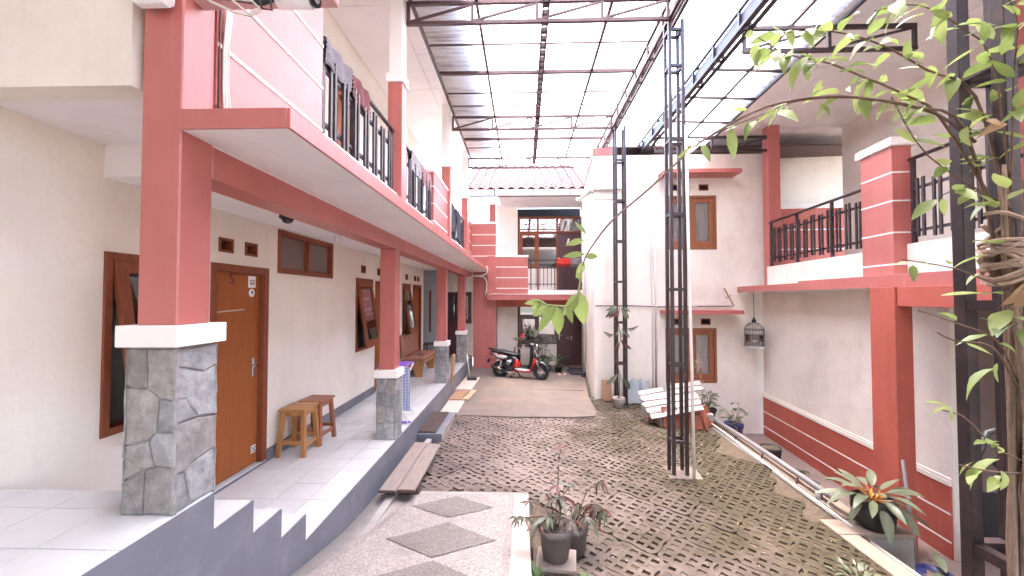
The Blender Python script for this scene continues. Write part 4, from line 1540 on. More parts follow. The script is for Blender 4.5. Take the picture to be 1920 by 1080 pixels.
MB().bar((4.22, 8.44, 1.99), (4.42, 8.44, 1.60), 0.03, 0.02).bar((4.25, 8.43, 1.78), (4.36, 8.43, 1.83), 0.03, 0.02).build('wire_bracket', CARD, CB)

# ================================================================ RIGHT BUILDING (turned about 5 degrees)
RB = thing('guest_house', 'right-hand house with red column, raised balcony and cream panels over a red dado', 'building', (4.88, 4.7, 0), -math.atan(0.09))
B('wall', CREAM2, RB, 0.0, 0.16, -0.02, 4.17, -1.25, 1.90)
dd = B('dado', PINKD, RB, -0.022, -0.001, 0.0, 4.165, -1.21, -0.375, 0.002)
for z in (-0.69, -1.01):
    B('groove_strip', WHITEP, dd, -0.028, -0.021, 0.0, 4.16, z - 0.009, z + 0.009)
mo = B('moulding', CREAM, RB, -0.040, -0.001, -0.0, 4.166, -0.374, -0.315, 0.006)
B('moulding_step', CREAM, mo, -0.028, -0.0012, -0.0, 4.165, -0.314, -0.285, 0.005)
B('inner_wall', mat('shade_brown_wall', (0.20, 0.14, 0.125), 0.8, 0.1, 3), RB, 1.5, 1.62, -6.5, 0.0, -1.25, 1.9)  # wall shade under the balcony is put into this brown
B('return_wall', MATS['shade_brown_wall'], RB, 0.162, 1.5, 0.06, 0.16, -1.25, 1.9)
B('column', PINKD, RB, -0.585, -0.40, -0.05, 0.32, -1.22, 1.905, 0.005)
B('beam', PINKD, RB, -0.565, -0.42, -5.5, -0.052, 1.68, 1.905, 0.005)
B('cross_beam', PINKD, RB, -0.398, -0.002, 0.0, 0.16, 1.68, 1.904, 0.005)
B('balcony_slab', SOFFIT, RB, -0.50, 1.7, -5.5, 4.15, 1.908, 2.02)
B('slab_fascia', PINK, RB, -0.525, -0.501, -5.5, 4.16, 1.906, 2.026, 0.003)
B('slab_fascia', PINK, RB, -0.535, -0.526, -5.5, 1.9, 1.904, 2.055, 0.003)
B('low_wall', CREAM2, RB, -0.10, 0.05, 0.875, 3.75, 2.02, 2.43, 0.003)
B('low_wall', CREAM2, RB, -0.13, 0.02, -5.5, 0.345, 2.02, 2.45, 0.003)
pr = B('parapet_pier', PINK, RB, -0.275, -0.05, 0.35, 0.87, 2.022, 3.69, 0.004)
B('pier_cap', WHITEP, pr, -0.315, -0.01, 0.31, 0.91, 3.691, 3.80, 0.006)
for z in (2.20, 2.60, 3.0, 3.36):
    B('groove_strip', WHITEP, pr, -0.2775, -0.0475, 0.3475, 0.8725, z - 0.010, z + 0.010)
B('column', PINK, RB, -0.04, 0.20, 3.76, 4.0, 2.03, 5.44, 0.005)
B('column', PINK, RB, 0.25, 0.47, -0.50, -0.27, 2.03, 5.44, 0.005)
B('pier', MATS['shade_brown_wall'], RB, 1.0, 1.35, -1.8, -1.4, -1.2, 1.9)
railing(RB, Matrix(((0, 1, 0, -0.03), (-1, 0, 0, 3.75), (0, 0, 1, 0), (0, 0, 0, 1))), 2.88, 2.43, 3.36, (0.05, 0.95, 1.9, 2.8), (2.60, 3.12), 3.17, 2.52,
        bal=[(0.16 + 0.21 * k + q * 0.075, 0.02 if k % 2 else 0.05, -0.02 if k % 2 else 0.0) for k in range(13) for q in range(2) if 0.16 + 0.21 * k + q * 0.075 < 2.75])
railing(RB, Matrix(((0, 1, 0, -0.10), (-1, 0, 0, 0.30), (0, 0, 1, 0), (0, 0, 0, 1))), 3.0, 2.45, 3.50, (0.03, 0.9, 1.8, 2.7), (2.60, 3.12), 3.17, 2.52,
        bal=[(0.12 + 0.21 * k + q * 0.075, 0.02 if k % 2 else 0.06, -0.02 if k % 2 else 0.0) for k in range(12) for q in range(2)])
# recessed upper storey
B('upper_wall', CREAM2, RB, 1.62, 1.74, -6.5, 4.1, 2.03, 5.44)
B('upper_end_wall', CREAM2, RB, -0.2, 4.0, 5.1, 5.22, 2.03, 5.44)
ep = B('parapet', PINKD, RB, 0.22, 2.6, 4.86, 4.98, 2.03, 3.88, 0.004)
B('parapet_cap', WHITEP, ep, 0.2, 2.62, 4.84, 5.0, 3.881, 3.99, 0.004)
for z in (2.92, 3.38):
    B('groove_strip', WHITEP, ep, 0.222, 2.598, 4.853, 4.861, z - 0.011, z + 0.011)
for i in range(4):
    for j in range(9):
        B('ceiling_panel', CEIL, RB, -1.15 + i * 0.97, -1.15 + i * 0.97 + 0.962, -5.4 + j * 1.17, -5.4 + j * 1.17 + 1.162, 5.445, 5.455, loc=(0, 0, 0), rot=(rnd.uniform(-.001, .001), 0, 0))
B('roof', MATS['roof_sheet_brown'], RB, -1.15, 5.0, -7.0, 6.0, 5.49, 5.58)
# dark panel added to stand for the shade beyond the far-right post
B('shade_panel', MATS['shade_brown_wall'], RB, 0.9, 0.98, -2.8, -1.9, -1.2, 1.9)

# ================================================================ TRANSLUCENT ROOFS ON STEEL
def truss(parent, x0, x1, y, zb, zt, n, m=METALR):
    mb = MB()
    mb.box(x0, x1, y - 0.022, y + 0.022, zb, zb + 0.045)
    mb.box(x0, x1, y - 0.022, y + 0.022, zt - 0.045, zt)
    f = mb.build('truss', m, parent)
    for i in range(n + 1):
        x = x0 + 0.02 + (x1 - x0 - 0.04) * i / n
        B('truss_web', m, f, x - 0.02, x + 0.02, y - 0.018, y + 0.018, zb + 0.045, zt - 0.045)
        if i < n:
            x2 = x0 + 0.02 + (x1 - x0 - 0.04) * (i + 1) / n
            MB().bar((x + 0.02, y, zb + 0.05), (x2 - 0.02, y, zt - 0.05), 0.026).build('truss_web', m, f)
    return f


def corr_sheet(parent, x0, x1, y0, y1, z, slope=0.0, per=0.076, amp=0.017):
    mb = MB()
    n = int((y1 - y0) / per * 6)
    prev = None
    for i in range(n + 1):
        y = y0 + (y1 - y0) * i / n
        dz = amp * math.sin(2 * math.pi * (y - y0) / per)
        c = [mb.bm.verts.new((x0, y, z + dz)), mb.bm.verts.new((x1, y, z + dz + slope * (x1 - x0)))]
        if prev:
            mb.bm.faces.new((prev[0], prev[1], c[1], c[0])).smooth = True
        prev = c
    return mb.build('roof_sheet', SHEET, parent)

CR = thing('canopy_roof', 'flat translucent corrugated roof on brown steel trusses over the drive', 'canopy', (0, 0, 0))
y = 1.0
k = 0
while y < 11.2:
    corr_sheet(CR, -1.50, 2.02, y, min(y + 0.83, 11.25), 5.735 + 0.004 * (k % 2), 0.0)
    y += 0.80
    k += 1
B('roof_sheet', SHEET, CR, -1.5, 2.02, 0.2, 0.99, 5.735, 5.74)
B('light_blocker_sheet', MATS['roof_sheet_brown'], CR, -1.5, 2.66, -5.0, 0.19, 5.735, 5.75)  # unseen opaque cover, added to keep roof light off the near fronts
for y in (1.85, 5.1, 8.4, 10.9):
    truss(CR, -1.545, 1.90, y, 5.385, 5.70, 4)
for x in (-1.49, -0.62, 1.17):
    B('purlin', METALR, CR, x - 0.02, x + 0.02, 0.8, 11.3, 5.675, 5.72)
pl = MB()
pl.box(0.25, 0.27, 0.8, 11.3, 5.62, 5.72)
pl.box(0.33, 0.35, 0.8, 11.3, 5.62, 5.72)
for i in range(60):
    yy = 0.9 + i * 0.175
    pl.box(0.27, 0.33, yy, yy + 0.06, 5.63, 5.70)
pl.build('purlin', METALR, CR)
for y in (3.4, 6.75, 9.6):
    B('rafter', METALR, CR, -1.46, 1.93, y - 0.025, y + 0.025, 5.66, 5.715)
for y in (2.6, 4.3, 6.0, 7.45, 7.95, 10.2):
    B('rafter', METALR, CR, -1.46, 1.93, y - 0.010, y + 0.010, 5.69, 5.713)


def girder(parent, p0, p1, zb, zt, wd, m, n):
    """box lattice girder from p0 to p1"""
    p0, p1 = Vector((*p0, 0)), Vector((*p1, 0))
    d = (p1 - p0).normalized()
    s = Vector((d.y, -d.x, 0)) * wd / 2
    mb = MB()
    for sg in (-1, 1):
        for z in (zb, zt):
            mb.bar(p0 + s * sg + Vector((0, 0, z)), p1 + s * sg + Vector((0, 0, z)), 0.04)
    f = mb.build('girder', m, parent)
    for i in range(n + 1):
        p = p0 + (p1 - p0) * i / n
        w_ = MB()
        for sg in (-1, 1):
            w_.bar(p + s * sg + Vector((0, 0, zb)), p + s * sg + Vector((0, 0, zt)), 0.03)
        w_.bar(p - s + Vector((0, 0, zb)), p + s + Vector((0, 0, zb)), 0.03)
        w_.build('girder_web', m, f)
    return f

girder(CR, (1.95, 0.8), (1.95, 11.2), 5.42, 5.66, 0.10, METALR, 16)

B('gutter', mat('grey_mauve_gutter', (0.085, 0.07, 0.08), 0.5, 0.1, 6), CR, 2.02, 2.10, 0.9, 11.2, 5.56, 5.70)
CR2 = thing('canopy_roof', 'lower translucent corrugated roof running along the right-hand balcony', 'canopy', (0, 0, 0))
# right eave follows the turned building
def corr2():
    y = 1.4
    k = 0
    while y < 10.2:
        ya, yb = y, y + 0.83
        mb = MB()
        n = 66
        prev = None
        for i in range(n + 1):
            yy = ya + (yb - ya) * i / n
            dz = 0.017 * math.sin(2 * math.pi * (yy - ya) / 0.076)
            xr = 3.93 + 0.068 * (yy - 5.0)
            c = [mb.bm.verts.new((2.66, yy, 5.40 + dz + 0.004 * (k % 2))), mb.bm.verts.new((xr, yy, 5.30 + dz + 0.004 * (k % 2)))]
            if prev:
                mb.bm.faces.new((prev[0], prev[1], c[1], c[0])).smooth = True
            prev = c
        mb.build('roof_sheet', SHEET, CR2)
        y += 0.80
        k += 1
corr2()
B('roof_sheet', SHEET, CR2, 2.66, 3.7, 0.2, 1.39, 5.38, 5.385)
B('light_blocker_sheet', MATS['roof_sheet_brown'], CR2, 2.67, 4.2, -5.0, 0.19, 5.38, 5.395)  # out-of-view cover, added to dim the light behind the camera
girder(CR2, (2.74, 0.9), (2.74, 10.2), 5.10, 5.34, 0.13, METAL, 14)
B('gutter', MATS['grey_mauve_gutter'], CR2, 2.69, 2.79, 0.9, 10.2, 5.15, 5.29)
for y in (1.9, 5.05, 8.5):
    truss(CR2, 2.80, 4.95 + 0.09 * (y - 5), y, 4.90 if y > 3 else 5.0, 5.24, 2, METAL)
for xa, xb in ((3.32, 3.62), (3.88, 4.22)):
    MB().bar((xa, 1.0, 5.30), (xb, 9.9, 5.30), 0.04).build('purlin', METAL, CR2)
for y in (4.0, 6.1, 6.95, 7.9, 9.2):
    MB().bar((2.68, y, 5.32), (3.93 + 0.068 * (y - 5), y, 5.26), 0.035).build('rafter', METAL, CR2)

# small canopy glimpsed beyond the end of the upper walkway
CR3 = thing('canopy_roof', 'small far translucent canopy glimpsed past the end of the upper walkway', 'canopy')
mb = MB()
mb.prism([(-3.6, 12.9, 4.05), (-0.95, 12.9, 4.05), (-0.95, 17.5, 5.1), (-3.6, 17.5, 5.1)], (0, 0, 0.012))
mb.build('roof_sheet', SHEET, CR3)
for x in (-3.1, -2.3, -1.5):
    MB().bar((x, 12.9, 4.02), (x, 17.5, 5.07), 0.05).build('purlin', METAL, CR3)
for y in (13.3, 14.4, 15.5, 16.6):
    z = 4.02 + (y - 12.9) * 1.05 / 4.6
    MB().bar((-3.6, y, z), (-0.95, y, z), 0.035).build('rafter', METAL, CR3)
# lattice posts
def post(loc, label, w, zt, leg, zs, m=METAL, rz=0.0):
    t = thing('lattice_post', label, 'post', loc, rz, 'four-legged lattice steel posts carrying the roofs')
    for a in (-1, 1):
        for b in (-1, 1):
            B('leg', m, t, a * w / 2 - leg / 2, a * w / 2 + leg / 2, b * w / 2 - leg / 2, b * w / 2 + leg / 2, 0, zt, 0.003)
    for z in zs:
        q = MB()
        h = w / 2
        for s in (-1, 1):
            q.box(-h + leg / 2, h - leg / 2, s * h - leg * 0.42, s * h + leg * 0.42, z, z + leg * 0.9)
            q.box(s * h - leg * 0.42, s * h + leg * 0.42, -h + leg / 2, h - leg / 2, z + 0.001, z + leg * 0.9 - 0.001)
        q.build('tie', m, t)
    return t

P1 = post((1.985, 5.2, -0.54), 'tall lattice steel post mid-court with a white pipe strapped to it', 0.165, 5.95, 0.040, [0.47 + 0.97 * i for i in range(6)] + [5.8])
P2 = post((2.05, 8.45, -0.52), 'rear lattice steel post against the cream tower, wrapped by a climber', 0.19, 5.95, 0.044, [0.9 + 0.86 * i for i in range(6)])
P3 = post((2.085, 1.765, -0.70), 'nearest lattice steel post, blackish, with the big vine on it', 0.17, 6.3, 0.052, [0.35, 1.35, 2.42, 3.45, 4.1, 4.9])
# rough concrete footing
ft = MB()
ft.prism([(1.82, 5.03, -0.50), (2.22, 5.0, -0.50), (2.26, 5.36, -0.50), (1.86, 5.40, -0.50)], (0, 0, 0.035))
ft.build('footing', CONCB, P1, loc=(-1.985, -5.2, 0.54))
pp_ = MB().tube([(2.085, 5.09, 4.0), (2.095, 5.07, 2.4), (2.105, 5.04, 1.0), (2.115, 5.02, -0.46)], 0.020, 10).build('white_pipe', PVC, None)
tag(pp_, 'slim white plastic pipe leaning down the middle lattice post', 'pipe')

# ================================================================ SCOOTER
SCO = thing('scooter', 'black, red and white motor scooter parked before the back house', 'scooter', (-0.09, 10.83, -0.425), R(-15))
S = 1.0


def torus(Rm, r, n=28, k=10):
    mb = MB()
    vs = [[mb.bm.verts.new(((Rm + r * math.cos(2 * math.pi * j / k)) * math.cos(2 * math.pi * i / n), 1.15 * r * math.sin(2 * math.pi * j / k), (Rm + r * math.cos(2 * math.pi * j / k)) * math.sin(2 * math.pi * i / n))) for j in range(k)] for i in range(n)]
    for i in range(n):
        for j in range(k):
            mb.bm.faces.new((vs[i][j], vs[(i + 1) % n][j], vs[(i + 1) % n][(j + 1) % k], vs[i][(j + 1) % k])).smooth = True
    return mb.mesh('tyre', RUBBER)

TY = torus(0.178, 0.055)
for x in (-0.575, 0.575):
    wh = MB()
    wh.tube([(0, -0.03, 0), (0, 0.03, 0)], 0.045, 12)
    for q in range(5):
        a = q * 2 * math.pi / 5
        wh.bar((0.03 * math.cos(a), 0, 0.03 * math.sin(a)), (0.135 * math.cos(a + .2), 0, 0.135 * math.sin(a + .2)), 0.028, 0.03)
    wm = wh.build('wheel', mat('dark_alloy', (0.06, 0.06, 0.065), 0.35, 0.1, 5, metal=0.5) if x < 0 else MATS['dark_alloy'], SCO, (x, 0, 0.233))
    put('tyre', TY, wm)
    rm = MB()
    vs = []
    for i in range(28):
        a = 2 * math.pi * i / 28
        vs.append([rm.bm.verts.new((r * math.cos(a), yy, r * math.sin(a))) for r, yy in ((0.125, -0.03), (0.145, -0.035), (0.145, 0.035), (0.125, 0.03))])
    for i in range(28):
        for j in range(4):
            rm.bm.faces.new((vs[i][j], vs[(i + 1) % 28][j], vs[(i + 1) % 28][(j + 1) % 4], vs[i][(j + 1) % 4])).smooth = True
    rm.build('rim', MATS['dark_alloy'], wm)
    mb = MB()
    mb.lathe([(0.075, -0.004), (0.075, 0.004)], 16)
    put('brake_disc', mb.mesh('brake_disc', CHROME), wm, M=Matrix.Translation((0, -0.045, 0)) @ Matrix.Rotation(R(90), 4, 'X'))

# rear body, lofted along x
MB().loft([(-0.86, 0, 0.70, 0.015, 0.02), (-0.80, 0, 0.68, 0.06, 0.05), (-0.65, 0, 0.625, 0.115, 0.095), (-0.45, 0, 0.57, 0.135, 0.125), (-0.25, 0, 0.52, 0.135, 0.15), (-0.10, 0, 0.47, 0.12, 0.16), (-0.03, 0, 0.43, 0.10, 0.15)], 16, 2.6).build('body', BLACKG, SCO)
for s in (-1, 1):
    # white flash and red badge on the flank, red lower cowl
    mb = MB()
    mb.loft([(-0.80, s * 0.055, 0.675, 0.012, 0.022), (-0.62, s * 0.112, 0.625, 0.018, 0.055), (-0.45, s * 0.128, 0.59, 0.016, 0.05), (-0.34, s * 0.130, 0.60, 0.012, 0.016)], 10, 2.2)
    mb.build('side_flash', WHITEG, SCO)
    mb = MB()
    mb.loft([(-0.64, s * 0.124, 0.665, 0.010, 0.006), (-0.58, s * 0.128, 0.66, 0.012, 0.022), (-0.52, s * 0.132, 0.65, 0.010, 0.006)], 8)
    mb.build('red_badge', REDG, SCO)
    mb = MB()
    mb.loft([(-0.36, s * 0.125, 0.50, 0.016, 0.02), (-0.28, s * 0.128, 0.475, 0.02, 0.05), (-0.22, s * 0.13, 0.50, 0.016, 0.03)], 8)
    mb.build('side_flash', WHITEG, SCO)
    mb = MB()
    mb.loft([(-0.20, s * 0.10, 0.34, 0.03, 0.02), (-0.13, s * 0.105, 0.42, 0.038, 0.10), (-0.07, s * 0.10, 0.44, 0.04, 0.13), (-0.02, s * 0.085, 0.40, 0.03, 0.08), (0.0, s * 0.07, 0.36, 0.02, 0.03)], 12)
    mb.build('red_cowl', REDG, SCO)
    mb = MB()
    mb.loft([(-0.12, s * 0.15, 0.29, 0.010, 0.012), (0.0, s * 0.158, 0.275, 0.012, 0.034), (0.14, s * 0.158, 0.265, 0.012, 0.034), (0.30, s * 0.15, 0.27, 0.010, 0.012)], 8)
    mb.build('lower_flash', WHITEG, SCO)
MB().loft([(-0.83, 0, 0.775, 0.05, 0.012), (-0.72, 0, 0.765, 0.10, 0.03), (-0.50, 0, 0.725, 0.13, 0.045), (-0.25, 0, 0.675, 0.135, 0.05), (-0.08, 0, 0.655, 0.12, 0.045), (-0.01, 0, 0.64, 0.09, 0.03)], 16, 2.4).build('seat', BLACK, SCO)
g = MB()
g.tube([(-0.52, 0.13, 0.70), (-0.72, 0.12, 0.755), (-0.90, 0.07, 0.80), (-0.93, 0, 0.805), (-0.90, -0.07, 0.80), (-0.72, -0.12, 0.755), (-0.52, -0.13, 0.70)], 0.014, 8)
g.build('grab_rail', BLACKG, SCO)
MB().loft([(-0.90, 0, 0.655, 0.05, 0.02), (-0.86, 0, 0.65, 0.085, 0.04), (-0.82, 0, 0.65, 0.09, 0.045)], 12).build('tail_light', REDG, SCO)
# floor board and keel
MB().loft([(-0.18, 0, 0.30, 0.15, 0.045), (0.0, 0, 0.275, 0.155, 0.05), (0.2, 0, 0.27, 0.15, 0.045), (0.32, 0, 0.285, 0.12, 0.05)], 14, 4).build('floorboard', BLACK, SCO)
mb = MB()
mb.loft([(-0.14, 0, 0.235, 0.15, 0.035), (0.05, 0, 0.225, 0.16, 0.035), (0.24, 0, 0.235, 0.155, 0.045), (0.33, 0, 0.27, 0.14, 0.06)], 14, 3)
mb.build('keel', REDG, SCO)


def sweep(path, prof, name, m, closed=True):
    """path: list of (x,z,angle,scale); prof: list of (t(along local z'), y)"""
    mb = MB()
    rings = []
    for x, z, a, hw, th in path:
        ring = []
        n = 14
        for j in range(n):
            t = 2 * math.pi * j / n
            yy = hw * math.copysign(abs(math.cos(t)) ** 0.7, math.cos(t))
            d = th * math.sin(t) + 0.35 * th * 0 - abs(yy) * 0.25
            ring.append(mb.bm.verts.new((x + d * math.cos(a), yy, z + d * math.sin(a))))
        rings.append(ring)
    for i in range(len(rings) - 1):
        for j in range(14):
            mb.bm.faces.new((rings[i][j], rings[i][(j + 1) % 14], rings[i + 1][(j + 1) % 14], rings[i + 1][j])).smooth = True
    mb.bm.faces.new(rings[0])
    mb.bm.faces.new(list(reversed(rings[-1])))
    return mb.build(name, m, SCO)

# front shield: red from the keel up, black inner face, white nose panel
sweep([(0.30, 0.245, 1.0, 0.13, 0.04), (0.37, 0.31, 0.7, 0.16, 0.035), (0.42, 0.42, 0.35, 0.18, 0.035), (0.445, 0.54, 0.3, 0.18, 0.035), (0.445, 0.60, 0.35, 0.15, 0.02)], None, 'leg_shield', REDG)
sweep([(0.415, 0.50, 0.3, 0.15, 0.03), (0.435, 0.60, 0.33, 0.172, 0.045), (0.425, 0.70, 0.38, 0.155, 0.05), (0.395, 0.79, 0.4, 0.11, 0.05), (0.375, 0.84, 0.4, 0.07, 0.03)], None, 'front_panel', BLACKG)
sweep([(0.24, 0.32, 0.6, 0.12, 0.03), (0.31, 0.42, 0.3, 0.15, 0.04), (0.345, 0.56, 0.25, 0.16, 0.04), (0.345, 0.70, 0.3, 0.145, 0.045), (0.33, 0.80, 0.4, 0.11, 0.04), (0.31, 0.87, 0.4, 0.07, 0.03)], None, 'inner_shield', BLACK)
sweep([(0.50, 0.60, 0.35, 0.05, 0.012), (0.49, 0.68, 0.35, 0.085, 0.02), (0.465, 0.76, 0.4, 0.075, 0.018), (0.44, 0.81, 0.4, 0.04, 0.012)], None, 'nose_panel', BLACKG)
for s in (-1, 1):
    MB().bar((0.50, s * 0.085, 0.62), (0.415, s * 0.095, 0.83), 0.022, 0.02).build('nose_trim', WHITEG, SCO)
# handlebar head, light, grips, mirrors
MB().loft([(0.20, 0, 0.90, 0.04, 0.03), (0.26, 0, 0.925, 0.11, 0.05), (0.34, 0, 0.93, 0.125, 0.06), (0.42, 0, 0.92, 0.10, 0.055), (0.46, 0, 0.91, 0.06, 0.04)], 14).build('handlebar_cowl', BLACKG, SCO)
MB().loft([(0.44, 0, 0.915, 0.07, 0.042), (0.475, 0, 0.91, 0.06, 0.036), (0.49, 0, 0.91, 0.03, 0.02)], 14).build('headlight', WHITEPL, SCO)
mb = MB()
mb.tube([(0.20, -0.33, 0.94), (0.25, -0.2, 0.945), (0.29, 0, 0.94), (0.25, 0.2, 0.945), (0.20, 0.33, 0.94)], 0.012, 8)
mb.build('handlebar', BLACK, SCO)
for s in (-1, 1):
    MB().tube([(0.235, s * 0.24, 0.945), (0.20, s * 0.345, 0.94)], 0.019, 10).build('grip', RUBBER, SCO)
    mb = MB()
    mb.tube([(0.25, s * 0.18, 0.95), (0.25, s * 0.22, 1.05), (0.235, s * 0.26, 1.10)], 0.007, 6)
    mr = mb.build('mirror', BLACK, SCO)
    mb = MB()
    mb.loft([(0.215, s * 0.27, 1.135, 0.05, 0.035), (0.235, s * 0.27, 1.135, 0.055, 0.04), (0.255, s * 0.27, 1.135, 0.03, 0.02)], 12)
    mb.build('mirror_head', BLACKG, mr)
    MB().tube([(0.40, s * 0.06, 0.62), (0.575, s * 0.07, 0.233)], 0.018, 8).build('fork', ALU, SCO)
# front mudguard
mb = MB()
rg = []
for i in range(13):
    a = R(20 + i * 10.5)
    rr_ = 0.262
    rg.append([mb.bm.verts.new((0.575 + (rr_ - d) * math.cos(a), y, 0.233 + (rr_ - d) * math.sin(a))) for y, d in ((-0.075, 0.05), (-0.06, 0.006), (0, 0), (0.06, 0.006), (0.075, 0.05))])
for i in range(12):
    for j in range(4):
        mb.bm.faces.new((rg[i][j], rg[i][j + 1], rg[i + 1][j + 1], rg[i + 1][j])).smooth = True
mb.build('front_mudguard', BLACKG, SCO)
# engine, exhaust, rear mudguard, stand, shock
MB().loft([(-0.60, 0.07, 0.24, 0.045, 0.06), (-0.45, 0.06, 0.25, 0.06, 0.085), (-0.28, 0.03, 0.28, 0.09, 0.10), (-0.15, 0, 0.30, 0.08, 0.07)], 12).build('engine', mat('engine_grey', (0.09, 0.09, 0.095), 0.45, 0.15, 8, metal=0.4), SCO)
mb = MB()
mb.loft([(-0.80, -0.13, 0.335, 0.035, 0.035), (-0.77, -0.135, 0.33, 0.05, 0.05), (-0.52, -0.14, 0.25, 0.052, 0.055), (-0.40, -0.13, 0.215, 0.035, 0.035)], 14)
ex = mb.build('exhaust', BLACK, SCO)
MB().loft([(-0.76, -0.178, 0.345, 0.01, 0.028), (-0.54, -0.186, 0.275, 0.012, 0.034), (-0.50, -0.18, 0.26, 0.008, 0.02)], 10).build('heat_shield', ALU, ex)
MB().tube([(-0.40, -0.13, 0.215), (-0.30, -0.11, 0.17), (-0.12, -0.06, 0.18), (-0.05, -0.02, 0.24)], 0.017, 8).build('exhaust_pipe', ALU, ex)
MB().bar((-0.575, -0.10, 0.24), (-0.50, -0.12, 0.50), 0.035).build('shock_absorber', CHROME, SCO)
MB().prism([(-0.66, -0.05, 0.56), (-0.66, 0.05, 0.56), (-0.93, 0.045, 0.36), (-0.93, -0.045, 0.36)], (-0.012, 0, -0.012)).build('rear_mudguard', BLACK, SCO)
MB().box(-0.935, -0.925, -0.09, 0.09, 0.40, 0.50, 0.002).build('plate_holder', BLACK, SCO)
MB().tube([(-0.15, 0.09, 0.20), (-0.02, 0.18, 0.005)], 0.012, 6).build('side_stand', BLACK, SCO)
mb = MB()
mb.tube([(-0.20, 0.10, 0.20), (-0.24, 0.15, 0.04)], 0.012, 6)
mb.tube([(-0.20, -0.10, 0.20), (-0.24, -0.15, 0.04)], 0.012, 6)
mb.tube([(-0.24, -0.15, 0.04), (-0.24, 0.15, 0.04)], 0.012, 6)
mb.build('centre_stand', BLACK, SCO)
for s in (-1, 1):
    MB().loft([(0.43, s * 0.125, 0.70, 0.012, 0.012), (0.46, s * 0.12, 0.72, 0.02, 0.03), (0.475, s * 0.11, 0.75, 0.01, 0.015)], 8).build('indicator', mat('amber_lens', (0.5, 0.2, 0.03), 0.2, 0.05, 5) if s < 0 else MATS['amber_lens'], SCO)

# ================================================================ WALKWAY OBJECTS
def stool(loc, rz, m, label):
    t = thing('stool', label, 'stool', loc, rz, 'wooden stools by the wall')
    H, w = 0.53, 0.15
    B('seat', m, t, -0.155, 0.155, -0.165, 0.165, H - 0.028, H, 0.005)
    for a in (-1, 1):
        for b in (-1, 1):
            MB().bar((a * 0.115, b * 0.12, H - 0.028), (a * 0.142, b * 0.165, 0.0), 0.042, 0.042).build('leg', m, t)
    for a in (-1, 1):
        B('stretcher', m, t, a * 0.137 - 0.012, a * 0.137 + 0.012, -0.125, 0.125, 0.10, 0.14)
        B('stretcher', m, t, -0.105, 0.105, a * 0.155 - 0.012, a * 0.155 + 0.012, 0.14, 0.18)
    for a in (-1, 1):
        B('apron', m, t, -0.10, 0.10, a * 0.122 - 0.009, a * 0.122 + 0.009, H - 0.085, H - 0.029)
        B('apron', m, t, a * 0.118 - 0.009, a * 0.118 + 0.009, -0.10, 0.10, H - 0.086, H - 0.0295)
    return t

stool((-2.60, 4.53, 0.0), R(2), WOOD_T, 'yellowish wooden stool standing nearer the brown door numbered 5')
stool((-2.585, 4.885, 0.0), R(-3), WOOD_R, 'redder wooden stool just behind the yellowish one')

bn = thing('bench', 'wooden bench with brown padded seat and back under the open far window', 'bench', (-2.52, 9.42, 0.0), 0)
WB = mat('bench_wood', (0.36, 0.165, 0.06), 0.45, 0.15, 4, 0.05, 40, stretch=(5, 5, 5))
for sy in (-0.56, 0.56):
    MB().prism([(-0.26, sy - 0.02, 0), (-0.16, sy - 0.02, 0), (0.02, sy - 0.02, 0.2), (0.10, sy - 0.02, 0.0), (0.24, sy - 0.02, 0.0), (0.28, sy - 0.02, 0.36), (-0.26, sy - 0.02, 0.36)], (0, 0.04, 0)).build('side_panel', WB, bn)
B('rail', WB, bn, 0.20, 0.24, -0.54, 0.54, 0.27, 0.35)
mb = MB()
mb.box(-0.24, 0.30, -0.60, 0.60, 0.362, 0.45, 0.03)
mb.build('seat_cushion', CUSH, bn)
mb = MB()
mb.box(-0.05, 0.05, -0.60, 0.60, 0, 0.50, 0.035)
put('back_cushion', mb.mesh('back_cushion', CUSH), bn, M=Matrix.Translation((-0.19, 0, 0.44)) @ Matrix.Rotation(R(-8), 4, 'Y'))
MB().box(0.05, 0.17, -0.30, -0.17, 0.451, 0.462, 0.003).build('seat_hole', BLACK, bn)

tb = thing('side_table', 'small dark table against the bluish grey end wall', 'table', (-2.62, 11.25, 0))
B('table_top', WOOD_D, tb, -0.22, 0.22, -0.2, 0.2, 0.46, 0.49, 0.004)
for a in (-1, 1):
    for b in (-1, 1):
        B('leg', WOOD_D, tb, a * 0.19 - 0.02, a * 0.19 + 0.02, b * 0.17 - 0.02, b * 0.17 + 0.02, 0, 0.46)

# folding drying rack with checked cloth behind the second column
dr_ = thing('drying_rack', 'purple plastic drying rack hung with a blue checked cloth behind the second column', 'rack', (-1.86, 5.75, 0))
mb = MB()
for y in (-0.17, 0.17):
    mb.tube([(-0.16, y, 0.02), (0.20, y, 0.80)], 0.011, 6)
    mb.tube([(0.22, y, 0.02), (-0.18, y, 0.80)], 0.011, 6)
mb.build('frame', WHITEPL, dr_)
MB().box(-0.22, 0.20, -0.20, 0.20, 0.80, 0.82, 0.008).build('tray', PURPLE, dr_)
MB().bar((0.10, -0.2, 0.03), (0.25, -0.14, 0.02), 0.04, 0.02).build('foot', PURPLE, dr_)


